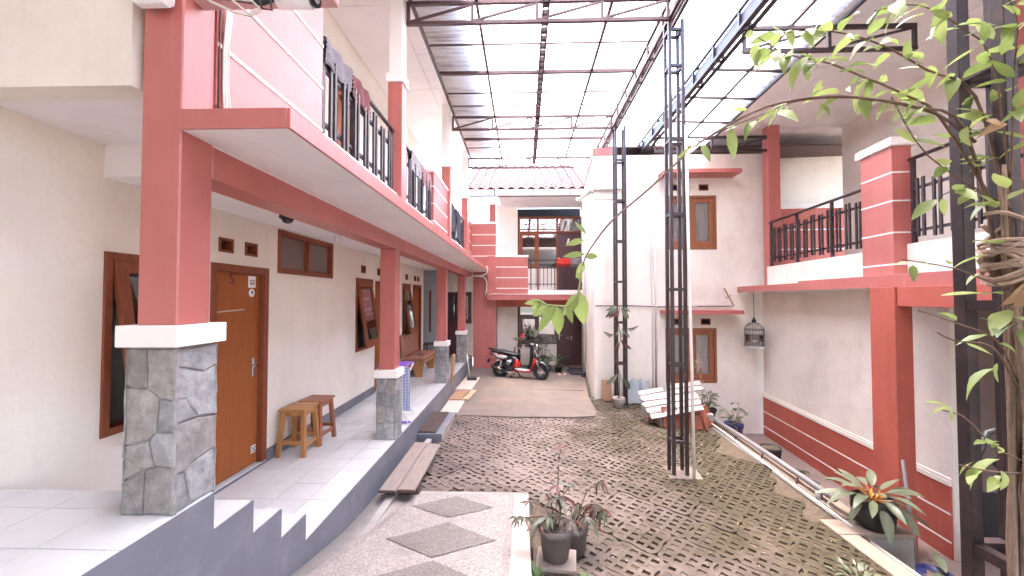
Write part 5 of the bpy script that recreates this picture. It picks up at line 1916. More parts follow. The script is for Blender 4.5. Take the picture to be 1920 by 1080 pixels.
def checkmat():
    m = bpy.data.materials.new('blue_checked_cloth')
    m.use_nodes = True
    n = m.node_tree.nodes
    L = m.node_tree.links
    g = n.new('ShaderNodeNewGeometry')
    c = n.new('ShaderNodeTexBrick')
    mp = n.new('ShaderNodeMapping')
    mp.inputs['Rotation'].default_value = (R(90), 0, 0)
    L.new(g.outputs['Position'], mp.inputs[0])
    L.new(mp.outputs[0], c.inputs['Vector'])
    c.inputs['Scale'].default_value = 12
    c.inputs['Color1'].default_value = (0.05, 0.10, 0.35, 1)
    c.inputs['Color2'].default_value = (0.10, 0.16, 0.45, 1)
    c.inputs['Mortar'].default_value = (0.65, 0.66, 0.7, 1)
    c.inputs['Mortar Size'].default_value = 0.05
    c.offset = 0
    L.new(c.outputs[0], n['Principled BSDF'].inputs['Base Color'])
    return m
mb = MB()
vs = []
for i in range(9):
    vs.append([mb.bm.verts.new((0.02 + 0.030 * i, -0.203 + 0.008 * math.sin(i * 1.5), z)) for z in (0.80, 0.5, 0.19)])
for i in range(8):
    for j in range(2):
        mb.bm.faces.new((vs[i][j], vs[i + 1][j], vs[i + 1][j + 1], vs[i][j + 1])).smooth = True
mb.build('cloth', checkmat(), dr_)


def drape(name, m, y0, y1, x, z, f1, f2, label, cat='towel', group=None, axis='y', ribs=True):
    """cloth folded over a handrail running along y (or x)"""
    t = random.Random(int(y0 * 100) + int(z * 10))
    n = 18
    prof = []
    for i in range(11):
        prof.append((0.035, -f1 + f1 * i / 10))
    for a in range(1, 6):
        prof.append((0.035 * math.cos(a * math.pi / 6), 0.035 * math.sin(a * math.pi / 6)))
    for i in range(11):
        prof.append((-0.035, -f2 * i / 10))
    mb = MB()
    vs = []
    for i in range(n + 1):
        y = y0 + (y1 - y0) * i / n
        row = []
        for k, (px, pz) in enumerate(prof):
            w_ = noise.noise((y * 6, pz * 5, z)) * 0.018 + 0.01 * math.sin(y * 30 + pz * 6)
            rb = (0.005 if k % 2 else -0.005) if ribs else 0
            sag = 0.012 * math.sin(i * 1.1)
            X_ = x + px * (1 + 0.3 * abs(pz)) + (w_ + rb) * (1 if px > 0 else -1)
            Z_ = z + pz + (sag if k in (0, len(prof) - 1) else 0)
            row.append(mb.bm.verts.new((X_, y, Z_) if axis == 'y' else (y, X_, Z_)))
        vs.append(row)
    for i in range(n):
        for k in range(len(prof) - 1):
            mb.bm.faces.new((vs[i][k], vs[i + 1][k], vs[i + 1][k + 1], vs[i][k + 1])).smooth = True
    o = mb.build(name, m, None)
    return tag(o, label, cat, group)

G_ = 'floor cloths drying on the left balcony rail'
drape('floor_cloth', CLOTH_G, 3.15, 3.62, -1.66, 3.905, 0.20, 0.2, 'grey ribbed floor cloth drying on the nearest stretch of left railing', group=G_)
drape('floor_cloth', CLOTH_R, 3.64, 4.12, -1.66, 3.905, 0.22, 0.2, 'dark red ribbed floor cloth beside the grey one on the left railing', group=G_)
drape('floor_cloth', CLOTH_L, 5.66, 6.15, -1.66, 3.905, 0.26, 0.2, 'pale grey floor cloth on the second stretch of left railing', group=G_)
drape('floor_cloth', CLOTH_P, 6.18, 6.52, -1.66, 3.905, 0.28, 0.2, 'pink towel directly right of the pale grey floor cloth', group=G_)
drape('floor_cloth', CLOTH_P, 6.54, 6.86, -1.66, 3.905, 0.26, 0.2, 'pink towel hanging against the red parapet of the left balcony', group=G_)
drape('trousers', CLOTH_K, 8.55, 9.1, -1.64, 3.90, 0.62, 0.3, 'dark garment on the far stretch of left railing, nearer one', 'clothing', ribs=False)
drape('trousers', CLOTH_K, 9.35, 9.95, -1.64, 3.90, 0.72, 0.3, 'dark garment on the far stretch of left railing, farther one', 'clothing', ribs=False)
drape('cloth', CLOTH_RR, 1.02, 1.42, 12.06, 2.95, 0.22, 0.15, 'bright red cloth on the balcony rail of the back house', 'cloth', axis='x', ribs=False)
drape('cloth', CLOTH_G, 1.43, 1.84, 12.06, 2.95, 0.24, 0.15, 'greyish purple cloth next to the bright red one on the rail', 'cloth', axis='x', ribs=False)

# cameras, lamps, cables
dc = thing('dome_camera', 'black dome security camera under the walkway ceiling', 'camera', (-2.30, 3.76, 2.583))
mb = MB()
mb.lathe([(0.068, -0.035), (0.072, -0.03), (0.072, 0.0)], 20)
mb.build('base', BLACK, dc)
mb = MB()
mb.lathe([(0.006, -0.083), (0.03, -0.076), (0.048, -0.06), (0.055, -0.036)], 20)
mb.build('dome', BLACKG, dc)
bc = thing('bullet_camera', 'white bullet security camera at the end of the pink tie board', 'camera', (-1.01, 1.80, 3.185))
mb = MB()
mb.tube([(-0.16, 0.03, 0.02), (0.03, -0.02, -0.02)], 0.036, 16)
mb.build('housing', WHITEPL, bc)
MB().tube([(0.03, -0.02, -0.02), (0.046, -0.025, -0.0235)], 0.031, 16).build('lens_ring', BLACKG, bc)
MB().tube([(0.046, -0.0255, -0.0236), (0.052, -0.027, -0.025)], 0.014, 12).build('lens', CHROME, bc)
MB().tube([(-0.12, 0.02, 0.03), (-0.12, 0.055, 0.09)], 0.014, 8).build('bracket', WHITEPL, bc)
for (x, y, z, lb) in ((-2.22, 4.62, 2.583, 'bare bulb in white holder on walkway ceiling, nearest the dome camera'), (-2.12, 7.6, 2.583, 'bare bulb in white holder on walkway ceiling beyond the second column'), (-2.1, 6.2, 5.9, 'bulb holder on the upper walkway ceiling')):
    t = thing('ceiling_bulb', lb, 'lamp', (x, y, z), 0, 'ceiling bulbs')
    mb = MB()
    mb.lathe([(0.025, -0.05), (0.04, -0.035), (0.055, -0.005), (0.055, 0)], 14)
    mb.build('holder', WHITEPL, t)
    mb = MB()
    mb.lathe([(0.006, -0.145), (0.02, -0.14), (0.03, -0.12), (0.028, -0.09), (0.018, -0.06), (0.018, -0.05)], 14)
    mb.build('bulb', mat('pale_bulb_glass', (0.75, 0.73, 0.70), 0.15, 0.02, 4) if 'pale_bulb_glass' not in MATS else MATS['pale_bulb_glass'], t)
cl = MB().box(-1.815, -1.632, 1.71, 1.792, 3.135, 3.30, 0.025).build('lamp_box', WHITEPL, None)
tag(cl, 'white rounded lamp box high on the front face of the nearest red column', 'lamp')
cb = thing('cable_bundle', 'off-white and dark cables running down beside the nearest red column', 'cable')
for k, dx in enumerate((0.0, 0.012, 0.022, 0.035)):
    pts = [(-1.61 + 0.004 * k, 2.06 + dx, 2.68), (-1.612, 2.045 + dx * 1.1, 2.9), (-1.61, 2.04 + dx, 3.1 + 0.02 * k), (-1.60, 2.05 + dx, 3.35)]
    MB().tube(pts, 0.0055, 6).build('cable', CABLE_W, cb)
MB().tube([(-1.618, 2.022, 2.68), (-1.618, 2.02, 3.0), (-1.617, 2.024, 3.4)], 0.005, 6).build('cable', CABLE_B, cb)
lp = MB()
lp.tube([(-1.57, 1.84, 3.250), (-1.5, 1.82, 3.200), (-1.38, 1.81, 3.140), (-1.30, 1.81, 3.120), (-1.25, 1.815, 3.150), (-1.30, 1.82, 3.200), (-1.42, 1.82, 3.220)], 0.006, 6)
lp.tube([(-1.52, 1.83, 3.270), (-1.4, 1.82, 3.210), (-1.31, 1.81, 3.130), (-1.26, 1.82, 3.170)], 0.005, 6)
lp.build('cable_loop', CABLE_W, cb)
mb = MB()
for k in range(3):
    mb.tube([(-1.58, 1.84, 3.280 - 0.01 * k), (-1.45, 1.83, 3.235 - 0.006 * k), (-1.25, 1.825, 3.210 - 0.012 * k), (-1.05, 1.83, 3.255), (-0.95, 1.84, 3.310)], 0.006, 6)
mb.tube([(-1.27, 1.82, 3.220), (-1.25, 1.815, 3.160), (-1.20, 1.815, 3.150), (-1.215, 1.82, 3.220)], 0.006, 6)
mb.build('cable', CABLE_B, cb)
cb2 = thing('cable_bundle', 'pale cables looping round the corner where the balcony meets the back house', 'cable')
MB().tube([(-1.66, 11.3, 2.35), (-1.5, 11.6, 2.42), (-1.25, 11.75, 2.44), (-1.10, 11.78, 2.52), (-1.08, 11.78, 2.66), (-1.12, 11.78, 2.74)], 0.022, 8).build('cable', CABLE_W, cb2)
MB().tube([(-1.40, 11.7, 2.42), (-1.18, 11.85, 2.40), (-1.12, 11.95, 2.25), (-1.13, 11.95, 2.0), (-1.16, 11.92, 1.83)], 0.018, 8).build('cable', CABLE_W, cb2)
MB().tube([(-1.08, 11.78, 1.86), (-0.9, 11.78, 1.90), (-0.5, 11.78, 1.885), (0.2, 11.78, 1.895), (1.0, 11.78, 1.885), (1.8, 11.78, 1.90)], 0.012, 6).build('cable', CABLE_W, cb2)

# ================================================================ ALONG THE RISER
sb = tag(MB().box(-1.594, -1.235, 5.91, 7.02, -0.42, -0.248, 0.008).build('step_block', GREY, None), 'grey concrete step block below the walkway, topped by a ribbed mat', 'step')
MB().box(-1.234, -1.222, 5.91, 7.02, -0.42, -0.25, 0.004).build('worn_edge', CONC, sb)
mt = thing('rubber_mat', 'dark ribbed rubber mat lying on the grey step block', 'mat', (-1.455, 6.46, -0.247))
B('backing', BLACK, mt, -0.135, 0.135, -0.53, 0.53, 0, 0.006)
for i in range(9):
    x = -0.12 + i * 0.03
    B('slat', mat('brown_rubber', (0.10, 0.065, 0.055), 0.7, 0.2, 12) if i == 0 else MATS['brown_rubber'], mt, x - 0.009, x + 0.009, -0.52, 0.52, 0.006, 0.022)
pw_ = {'plank': None}
pk = [(-1.505, -1.33, 'wide weathered plank bridging the drain, next to the grey riser'), (-1.32, -1.135, 'wide weathered plank bridging the drain, on the paving side')]
for i, (a, b, lb) in enumerate(pk):
    mb = MB()
    n = 8
    for k in range(n):
        pass
    mb.box(a, b, 4.10 + 0.02 * i, 5.46 - 0.05 * i, -0.245, -0.213, 0.005)
    o = mb.build('plank', WOOD_G, None, rot=(0, 0, 0))
    tag(o, lb, 'plank', 'weathered planks over the drain')
    B('end_grain', WOOD_D, o, a + 0.003, b - 0.003, 4.095 + 0.02 * i, 4.10 + 0.02 * i, -0.243, -0.215)
tag(B('plank_support', WOOD_D, None, -1.50, -1.14, 4.3, 4.42, -0.39, -0.246), 'damp timber block propping up the weathered planks', 'timber')
tag(MB().box(-1.55, -1.22, 7.30, 8.15, -0.385, -0.33, 0.006).build('cement_slab', BOARDL, None), 'pale grey cement slab lying just beyond the step block', 'slab')
o = MB().box(-0.13, 0.13, -0.42, 0.42, 0, 0.012).build('cardboard', CARD, None, (-1.42, 8.65, -0.345), rot=(0, 0, R(-4)))
tag(o, 'brown cardboard sheet lying against the riser', 'cardboard')
o = MB().prism([(-0.07, -0.45, 0), (0.08, -0.42, 0), (0.09, 0.40, 0), (-0.05, 0.45, 0), (-0.03, 0.05, 0)], (0, 0, 0.01)).build('cardboard', mat('tan_cardboard', (0.5, 0.33, 0.2), 0.85, 0.1, 5), None, (-1.20, 8.72, -0.352), rot=(0, 0, R(-5)))
tag(o, 'torn tan cardboard strip beside the brown cardboard sheet', 'cardboard')
o = MB().box(-0.19, 0.19, -0.70, 0.70, 0, 0.045, 0.006).build('board', BOARDL, None, (-1.38, 9.85, -0.375), rot=(0, 0, R(-2)))
tag(o, 'pale flat board on the ground by the riser with a dustpan on it', 'board')
dp = thing('dustpan', 'long-handled black dustpan leaning against the grey riser', 'dustpan', (-1.38, 10.2, -0.328))
MB().tube([(-0.02, 0.05, 0.05), (-0.10, 0.10, 0.62)], 0.012, 6).build('handle', PVC, dp)
MB().prism([(-0.10, 0.12, 0.0), (-0.06, -0.10, 0.0), (0.17, -0.08, 0.0), (0.16, 0.12, 0.0)], (0, 0, 0.05)).build('pan', BLACK, dp)
bt = thing('bottle_group', 'small pale jar on the walkway edge beside the last stone plinth', 'jar', (-1.68, 11.45, 0.0))
mb = MB()
mb.lathe([(0.05, 0), (0.055, 0.12), (0.03, 0.17), (0.03, 0.2)], 12)
mb.build('jar', PVC, bt)
bx = tag(MB().box(-0.02, 0.02, -0.12, 0.12, 0, 0.55).build('leaning_board', CARD, None, (-1.56, 8.55, 0.0), rot=(0, R(4), 0)), 'thin brown board leaning on the third stone plinth', 'board')

# ================================================================ FRONT OF BACK HOUSE
mt2 = tag(MB().box(-0.22, 0.22, -0.35, 0.35, 0, 0.05, 0.008).build('door_mat', CLOTH_K, None, (1.55, 11.75, -0.425), rot=(0, 0, R(4))), 'dark folded mat by the back house door', 'mat')
for i, (x, y, a) in enumerate(((1.02, 11.35, 10), (1.17, 11.38, -6))):
    t = thing('sandal', 'beige sandal before the back door, nearer the scooter' if i == 0 else 'beige sandal before the back door, nearer the mat', 'sandal', (x, y, -0.425), R(a), 'pair of sandals')
    mb = MB()
    mb.loft([(-0.05, 0, 0.012, 0.04, 0.012), (0.0, 0, 0.012, 0.05, 0.012), (0.1, 0, 0.012, 0.045, 0.012), (0.17, 0, 0.012, 0.05, 0.012), (0.22, 0, 0.012, 0.03, 0.012)], 10, 3)
    put('sole', mb.mesh('sole', SLIPPER), t, M=Matrix.Rotation(R(90), 4, 'Z'))
    MB().tube([(-0.05, 0.10, 0.01), (0, 0.11, 0.055), (0.05, 0.10, 0.01)], 0.012, 6).build('strap', BOARDL, t)
tt = thing('table', 'narrow dark table with potted plants on it behind the scooter', 'table', (0.0, 12.2, -0.43))
B('table_top', BOARDL, tt, -0.32, 0.42, -0.18, 0.18, 0.66, 0.69, 0.004)
for a in (-0.28, 0.38):
    for b in (-0.14, 0.14):
        B('leg', WOOD_D, tt, a - 0.02, a + 0.02, b - 0.02, b + 0.02, 0, 0.66)


def pot(t, r0, r1, h, m, rim=True, n=22):
    mb = MB()
    pr = [(r0, 0.0), (r0 + (r1 - r0) * 0.80, h * 0.80)]
    if rim:
        pr += [(r1 * 1.0, h * 0.80), (r1 * 1.04, h), (r1 * 0.94, h), (r1 * 0.90, h * 0.88)]
    else:
        pr += [(r1, h), (r1 * 0.94, h), (r1 * 0.92, h * 0.88)]
    mb.lathe(pr, n)
    p = mb.build('pot', m, t)
    s = MB()
    c = s.bm.verts.new((0, 0, h * 0.90))
    rg_ = [s.bm.verts.new((r1 * 0.92 * math.cos(2 * math.pi * i / 14), r1 * 0.92 * math.sin(2 * math.pi * i / 14), h * 0.87 + rnd.uniform(-.008, .008))) for i in range(14)]
    for i in range(14):
        s.bm.faces.new((c, rg_[i], rg_[(i + 1) % 14]))
    s.build('soil', SOIL, p)
    return p


def bush(t, z0, n, kinds, size, spread, height, stem_m=TWIG, seed=1, droop=0.2, stems=5, kinds2=None, p2=0.15):
    r = random.Random(seed)
    for s in range(stems):
        a = r.uniform(0, 6.28)
        e = Vector((math.cos(a) * spread * r.uniform(.3, .8), math.sin(a) * spread * r.uniform(.3, .8), z0 + height * r.uniform(.6, 1.0)))
        b = Vector((math.cos(a) * 0.02, math.sin(a) * 0.02, z0))
        mid = (b + e) / 2 + Vector((r.uniform(-.03, .03), r.uniform(-.03, .03), height * 0.1))
        MB().tube([b, mid, e], 0.005, 5, r1=0.003).build('stem', stem_m, t)
        for k in range(max(2, n // stems)):
            f = 0.3 + 0.7 * k / max(1, n // stems - 1)
            p = b.lerp(e, f) if f < 0.5 else mid.lerp(e, (f - .5) * 2)
            aa = r.uniform(0, 6.28)
            leaf(t, p, (math.cos(aa), math.sin(aa), r.uniform(-droop, 0.6)), size * r.uniform(.6, 1.15), kinds2 if kinds2 and r.random() < p2 else kinds, roll=r.uniform(-.6, .6), rr=r)

# monstera leaves and flower on the table
mo_ = thing('potted_plant', 'potted monstera with one big split leaf on the narrow table', 'plant', (0.15, 12.2, 0.26))
pot(mo_, 0.08, 0.11, 0.16, POT_G)


def monstera_mesh():
    mb = MB()
    c = mb.bm.verts.new((0.0, 0, 0))
    tip = 1.0
    for s in (-1, 1):
        for k in range(6):
            a0 = R(12 + k * 24)
            a1 = R(12 + k * 24 + 17)
            ln = 0.62 * (1 - 0.06 * k)
            q = [mb.bm.verts.new((0.45 + ln * math.cos(a) * 0.85 * (1 if a < 1.5 else 0.8), s * ln * math.sin(a) * 0.8, -0.25 * (ln * math.sin(a)) ** 2)) for a in (a0, (a0 + a1) / 2, a1)]
            base = mb.bm.verts.new((0.45 + 0.1 * math.cos(a0), s * 0.02, 0.01))
            mb.bm.faces.new((base, q[0], q[1]))
            mb.bm.faces.new((base, q[1], q[2]))
    return mb.mesh('leaf', LEAF_S)
MM = monstera_mesh()
for (p, d, sz, rl) in (((0.13, -0.1, 0.62), (0.05, -0.55, -0.75), 0.36, 0.2), ((-0.15, -0.05, 0.34), (-0.6, -0.6, -0.3), 0.24, 0.3), ((0.12, -0.05, 0.3), (0.7, -0.6, -0.4), 0.22, -0.3)):
    MB().tube([(0, 0, 0.14), (p[0] * 0.4, p[1] * 0.4, p[2] * 0.7 + 0.06), p], 0.007, 5).build('stem', LEAF_D, mo_)
    dv = Vector(d).normalized()
    u = Vector((0, -0.8, 0.6))
    s_ = u.cross(dv).normalized()
    u = dv.cross(s_)
    M = Matrix.Translation(p) @ Matrix((dv, s_, u)).transposed().to_4x4() @ Matrix.Rotation(rl, 4, 'X') @ Matrix.Diagonal((sz, sz, sz, 1))
    put('leaf', MM, mo_, M=M)
fl = thing('flower_plant', 'small plant with a red bloom on the narrow table', 'plant', (-0.12, 12.1, 0.26))
pot(fl, 0.06, 0.08, 0.11, POT_G)
bush(fl, 0.1, 12, LS, 0.16, 0.14, 0.18, seed=3)
mb = MB()
for k in range(5):
    a = k * 2 * math.pi / 5
    d = Vector((math.cos(a), -0.35, math.sin(a)))
    p = Vector((0.08, -0.06, 0.37))
    mb.bm.faces.new([mb.bm.verts.new(q) for q in (p, p + d * 0.05 + Vector((math.sin(a) * .03, 0, -math.cos(a) * .03)), p + d * 0.075, p + d * 0.05 - Vector((math.sin(a) * .03, 0, -math.cos(a) * .03)))])
mb.build('bloom', PETAL, fl)
MB().tube([(0, 0, 0.1), (0.06, -0.03, 0.25), (0.08, -0.06, 0.37)], 0.004, 5).build('stem', LEAF_D, fl)
for i, (x, y, h, kk, lb) in enumerate(((0.72, 12.05, 0.45, LD, 'potted leafy plant in front of the curtained lower window, leftmost by the door'), (1.02, 11.75, 0.40, LD, 'potted spiky plant next to the dark front door'), (0.62, 11.9, 0.28, LD, 'low dark green potted plant half behind the scooter wheel'), (0.60, 12.45, 0.85, LS, 'tall pale-leaved potted plant against the lower curtain'))):
    t = thing('potted_plant', lb, 'plant', (x, y, -0.43), 0, 'potted plants by the back door')
    pot(t, 0.08, 0.11, 0.17, POT_K)
    bush(t, 0.15, 26, kk, 0.22, 0.24, h, seed=10 + i, stems=6)
bd = tag(B('step_board', WOOD_D, None, 1.40, 1.86, 12.15, 12.6, -0.43, -0.34, 0.004), 'dark wooden step at the back house door', 'step')

# ================================================================ COURT PLANTS AND CLUTTER (right half)
# pot with climber at the rear post
t = thing('potted_climber', 'climber with limp grey and maroon leaves climbing the rear lattice post', 'plant', (1.95, 8.22, -0.46))
pot(t, 0.085, 0.12, 0.2, POT_W, rim=False)
pts = [(0, 0, 0.17), (0.04, 0.05, 0.6), (-0.03, 0.06, 1.0), (0.07, 0.08, 1.4), (0.0, 0.06, 1.8), (0.05, 0.06, 2.05)]
MB().tube(pts, 0.008, 6).build('stem', TWIG, t)
r = random.Random(5)
for (z, n, sz, kk) in ((2.02, 7, 0.26, LS), (1.95, 4, 0.22, LR), (1.55, 4, 0.20, LS), (1.35, 3, 0.22, LR), (1.3, 3, 0.18, LB), (0.62, 5, 0.26, LS)):
    for k in range(n):
        a = r.uniform(-2.8, -0.3)
        leaf(t, (0.03 + 0.14 * math.cos(a) * .6, -0.03, z + r.uniform(-.06, .06)), (math.cos(a), math.sin(a) * .4, -r.uniform(.3, 1.2)), sz * r.uniform(.7, 1.1), kk, up=(0, -1, 0.3), rr=r)
for (x, z, s) in ((-0.2, 1.5, -1), (0.28, 1.62, 1)):
    MB().tube([(0.03, 0, z - 0.25), (x * .6, -0.05, z), (x, -0.06, z - 0.02)], 0.004, 5).build('stem', TWIG, t)
    for k in range(4):
        leaf(t, (x * (.6 + .15 * k), -0.06, z), (s, -0.3, -0.7 + 0.4 * k), 0.13, LB, up=(0, -1, 0.2), rr=r)
tag(MB().box(-0.10, 0.10, -0.03, 0.03, 0, 0.45, 0.004).build('leaning_board', CARD, None, (1.80, 8.66, -0.45), rot=(R(-8), 0, 0)), 'reddish brown board leaning by the rear lattice post', 'board')

# heap of roofing next to the tower
hp = thing('corrugated_sheet', 'bluish white metal tile sheet standing against the cream wall', 'sheet', (2.12, 8.62, -0.45))
mb = MB()
vs = []
for i in range(37):
    x = i / 36 * 0.58
    vs.append((mb.bm.verts.new((x, -0.15 + 0.018 * math.sin(i * 0.52 * 1.0), 0.0)), mb.bm.verts.new((x, 0.06 + 0.018 * math.sin(i * 0.52), 0.46 + 0.018 * math.sin(i * 0.52)))))
for i in range(36):
    mb.bm.faces.new((vs[i][0], vs[i + 1][0], vs[i + 1][1], vs[i][1])).smooth = True
mb.build('sheet', mat('bluish_white_sheet', (0.24, 0.26, 0.275), 0.4, 0.08, 5), hp)
pile = random.Random(12)
Mp = Matrix.Translation((2.22, 7.02, -0.36)) @ Matrix.Rotation(R(-13), 4, 'Y') @ Matrix.Rotation(R(30), 4, 'X') @ Matrix.Rotation(R(-3), 4, 'Z') @ Matrix.Diagonal((0.86, 0.86, 1, 1))
names_ = ('lowest', 'second', 'third', 'top')
for row in range(4):
    for col_ in range(2):
        w_ = 0.62 + pile.uniform(-.12, .10)
        mb = MB()
        n = 18
        vs = []
        for k in range(n + 1):
            u = k / n * w_
            zz = 0.003 * math.sin(u * 24)
            vs.append([mb.bm.verts.new(p) for p in ((u, 0, zz - 0.020), (u, 0, zz), (u, 0.12, zz + 0.002), (u, 0.125, zz + 0.016), (u, 0.25, zz + 0.018))])
        for k in range(n):
            for q in range(4):
                mb.bm.faces.new((vs[k][q], vs[k + 1][q], vs[k + 1][q + 1], vs[k][q + 1]))
        M = Mp @ Matrix.Translation((col_ * 0.58 + pile.uniform(-.07, .07) - 0.03 * row, row * 0.155, 0.03 + 0.022 * row + 0.02 * col_)) @ Matrix.Rotation(R(pile.uniform(-4, 4)), 4, 'Z') @ Matrix.Rotation(R(pile.uniform(-2, 2)), 4, 'X')
        o = put('metal_roof_tile', mb.mesh('metal_roof_tile', ROOFW), None, M=M)
        tag(o, 'whitish pink metal roof tile, %s course of the heap, %s piece' % (names_[row], 'tower-side' if col_ == 0 else 'pipe-side'), 'roof tile', 'metal roof tiles heaped beside the tower')
for i, (x, y, rz_, m_, lb) in enumerate(((2.62, 7.02, 10, TERRA, 'broad terracotta slab propping up the heap, toward the tower'), (2.98, 6.98, -8, TERRA, 'arched terracotta tile propping up the heap behind the middle post'), (3.24, 7.12, 30, TERRA, 'terracotta tile at the pipe end of the heap'))):
    mb = MB()
    mb.box(-0.20, 0.20, -0.02, 0.02, 0, 0.36, 0.01)
    if i == 1:
        mb.tube([(-0.14, -0.03, 0.02), (-0.12, -0.035, 0.22), (0, -0.04, 0.31), (0.12, -0.035, 0.22), (0.14, -0.03, 0.02)], 0.022, 8)
    o = mb.build('terracotta_tile', m_, None, (x, y, gz(x) - 0.01), rot=(R(-22), R(6 * (1 - i)), R(rz_)))
    tag(o, lb, 'tile', 'terracotta tiles under the heap')
mb = MB()
for (x, y, s) in ((2.30, 7.3, 0.12), (2.48, 7.15, 0.10), (2.36, 7.05, 0.07), (2.55, 7.42, 0.13)):
    pass
for i, (x, y, a, lb) in enumerate(((2.30, 7.30, 20, 'broken brick under the heap, closest to the pale pot'), (2.47, 7.16, -10, 'broken brick under the heap, right beside the terracotta slab'), (2.50, 7.42, 50, 'broken brick hidden deepest under the heap'))):
    o = MB().box(-0.10, 0.10, -0.05, 0.05, 0, 0.11, 0.012).build('brick', BRICK, None, (x, y, gz(x) - 0.005), rot=(0, 0, R(a)))
    tag(o, lb, 'brick', 'broken bricks under the heap')
tag(MB().box(-0.5, 0.5, -0.42, 0.42, 0, 0.22, 0.02).build('rubble_box', CONC, None, (2.85, 7.55, -0.51), rot=(0, 0, R(8))), 'concrete block buried beneath the heap of roof tiles', 'block')

# long pipe rail along the edge
rl = thing('pipe_rail', 'long grey plastic pipe on short stubs along the paving edge', 'pipe', (0, 0, 0))
MB().tube([(3.345, 4.42, -0.385), (3.40, 6.0, -0.39), (3.47, 8.2, -0.44)], 0.036, 12).build('pipe', PVCG, rl)
MB().tube([(3.344, 4.40, -0.385), (3.3445, 4.419, -0.385)], 0.033, 12).build('pipe_end', mat('reddish_pipe_end', (0.25, 0.11, 0.09), 0.7, 0.1, 8), rl)
MB().tube([(3.335, 4.62, -0.40), (3.33, 4.62, -0.56)], 0.036, 10).build('stub', PVCG, rl)
for y in (5.0, 5.75, 6.5, 7.3):
    mb = MB()
    x = 3.34 + 0.035 * (y - 4.4)
    mb.tube([(x, y, -0.42), (x - 0.03, y - 0.02, -0.47), (x - 0.02, y, -0.56)], 0.012, 6)
    mb.build('wire_tie', METALR, rl)
wp = MB().tube([(3.235, 4.05, -0.478), (3.255, 4.8, -0.477), (3.30, 6.0, -0.475), (3.33, 6.45, -0.47), (3.32, 6.6, -0.455), (3.36, 7.6, -0.46)], 0.014, 8).build('white_pipe', PVC, None)
tag(wp, 'thin white pipe lying on the ground beside the grey pipe rail', 'pipe')

# birdcage
cg = thing('birdcage', 'domed dark wire birdcage hanging in front of the cream wall', 'birdcage', (4.93, 8.62, 0.69))
rb_, H_ = 0.185, 0.36
for k in range(20):
    a = 2 * math.pi * k / 20
    c, s = math.cos(a), math.sin(a)
    MB().tube([(rb_ * c, rb_ * s, 0.05), (rb_ * c, rb_ * s, 0.05 + H_), (rb_ * 0.88 * c, rb_ * 0.88 * s, 0.48), (rb_ * 0.55 * c, rb_ * 0.55 * s, 0.54), (0.02 * c, 0.02 * s, 0.565)], 0.0035, 4).build('wire', METAL, cg)
for z in (0.05, 0.10, 0.30, 0.41):
    mb = MB()
    mb.tube([((rb_ + 0.002) * math.cos(2 * math.pi * k / 24), (rb_ + 0.002) * math.sin(2 * math.pi * k / 24), z) for k in range(25)], 0.007 if z != 0.30 else 0.005, 6)
    mb.build('hoop', METAL, cg)
mb = MB()
mb.lathe([(0.06, -0.03), (0.17, 0.0), (0.195, 0.045), (0.195, 0.055)], 24)
mb.build('tray', WHITEPL, cg)
mb = MB()
mb.lathe([(0.03, 0.565), (0.05, 0.59), (0.035, 0.62), (0.02, 0.64), (0.012, 0.68)], 14)
mb.tube([(0, 0, 0.68), (0, 0, 0.74), (0.02, 0, 0.76), (0.0, 0, 0.79), (0, 0, 1.215)], 0.006, 6)
mb.build('finial', BLACK, cg)
MB().lathe([(0.172, 0.10), (0.172, 0.29)], 24, cap=False).build('mesh_cover', glass('dark_gauze', (0.10, 0.085, 0.085), 0.0), cg)
MB().tube([(-0.17, 0.0, 0.22), (0.17, 0.0, 0.22)], 0.007, 6).build('perch', WOOD_G, cg)
MB().box(-0.05, 0.05, -0.03, 0.03, 0.14, 0.18, 0.008).build('feed_cup', WHITEPL, cg)

# pots in and along the alley
def potted(name, lb, loc, pr, kinds, n, sz, spread, h, seed, stems=5, m=POT_K, rim=True, group='potted plants along the alley', **kw):
    t = thing('potted_plant', lb, 'plant', loc, 0, group)
    pot(t, *pr, m, rim)
    if n:
        bush(t, pr[2] * 0.85, n, kinds, sz, spread, h, seed=seed, stems=stems, **kw)
    return t
potted('p', 'bushy croton-like plant in black pot by the far end of the pipe rail', (3.60, 7.90, -0.60), (0.11, 0.16, 0.22), LS, 60, 0.17, 0.28, 0.38, 21, 9, kinds2=LR, p2=0.06)
t = potted('p', 'dead-looking tall stalk with withered bloom in front of the lower window', (3.62, 8.2, -0.62), (0.07, 0.10, 0.15), LX, 0, 0.1, 0.1, 0.1, 22)
MB().tube([(0, 0, 0.13), (0.02, 0, 0.5), (-0.03, 0, 0.85), (0.0, 0, 1.15), (-0.06, -0.02, 1.35)], 0.008, 6).build('stem', ROPE, t)
for k in range(14):
    leaf(t, (rnd.uniform(-.12, 0.02), rnd.uniform(-.05, .05), rnd.uniform(0.9, 1.25) if k < 10 else rnd.uniform(.5, .9)), (rnd.uniform(-1, .4), rnd.uniform(-1, 0), rnd.uniform(-1, .3)), rnd.uniform(.06, .12), LX)
t = potted('p', 'large-leaved plant in a blue pot behind the pipe rail', (3.92, 7.55, -0.90), (0.12, 0.16, 0.34), LS, 14, 0.30, 0.30, 0.42, 23, 6, m=POT_B)
potted('p', 'brownish seedling in black pot beside the blue pot', (3.80, 7.35, -0.78), (0.09, 0.12, 0.18), LB, 14, 0.17, 0.12, 0.4, 24, 3)
potted('p', 'black pot of mossy soil with a white drip on its side', (3.98, 6.55, -0.86), (0.125, 0.155, 0.24), LD, 0, 0.1, 0.1, 0.1, 25, rim=False)
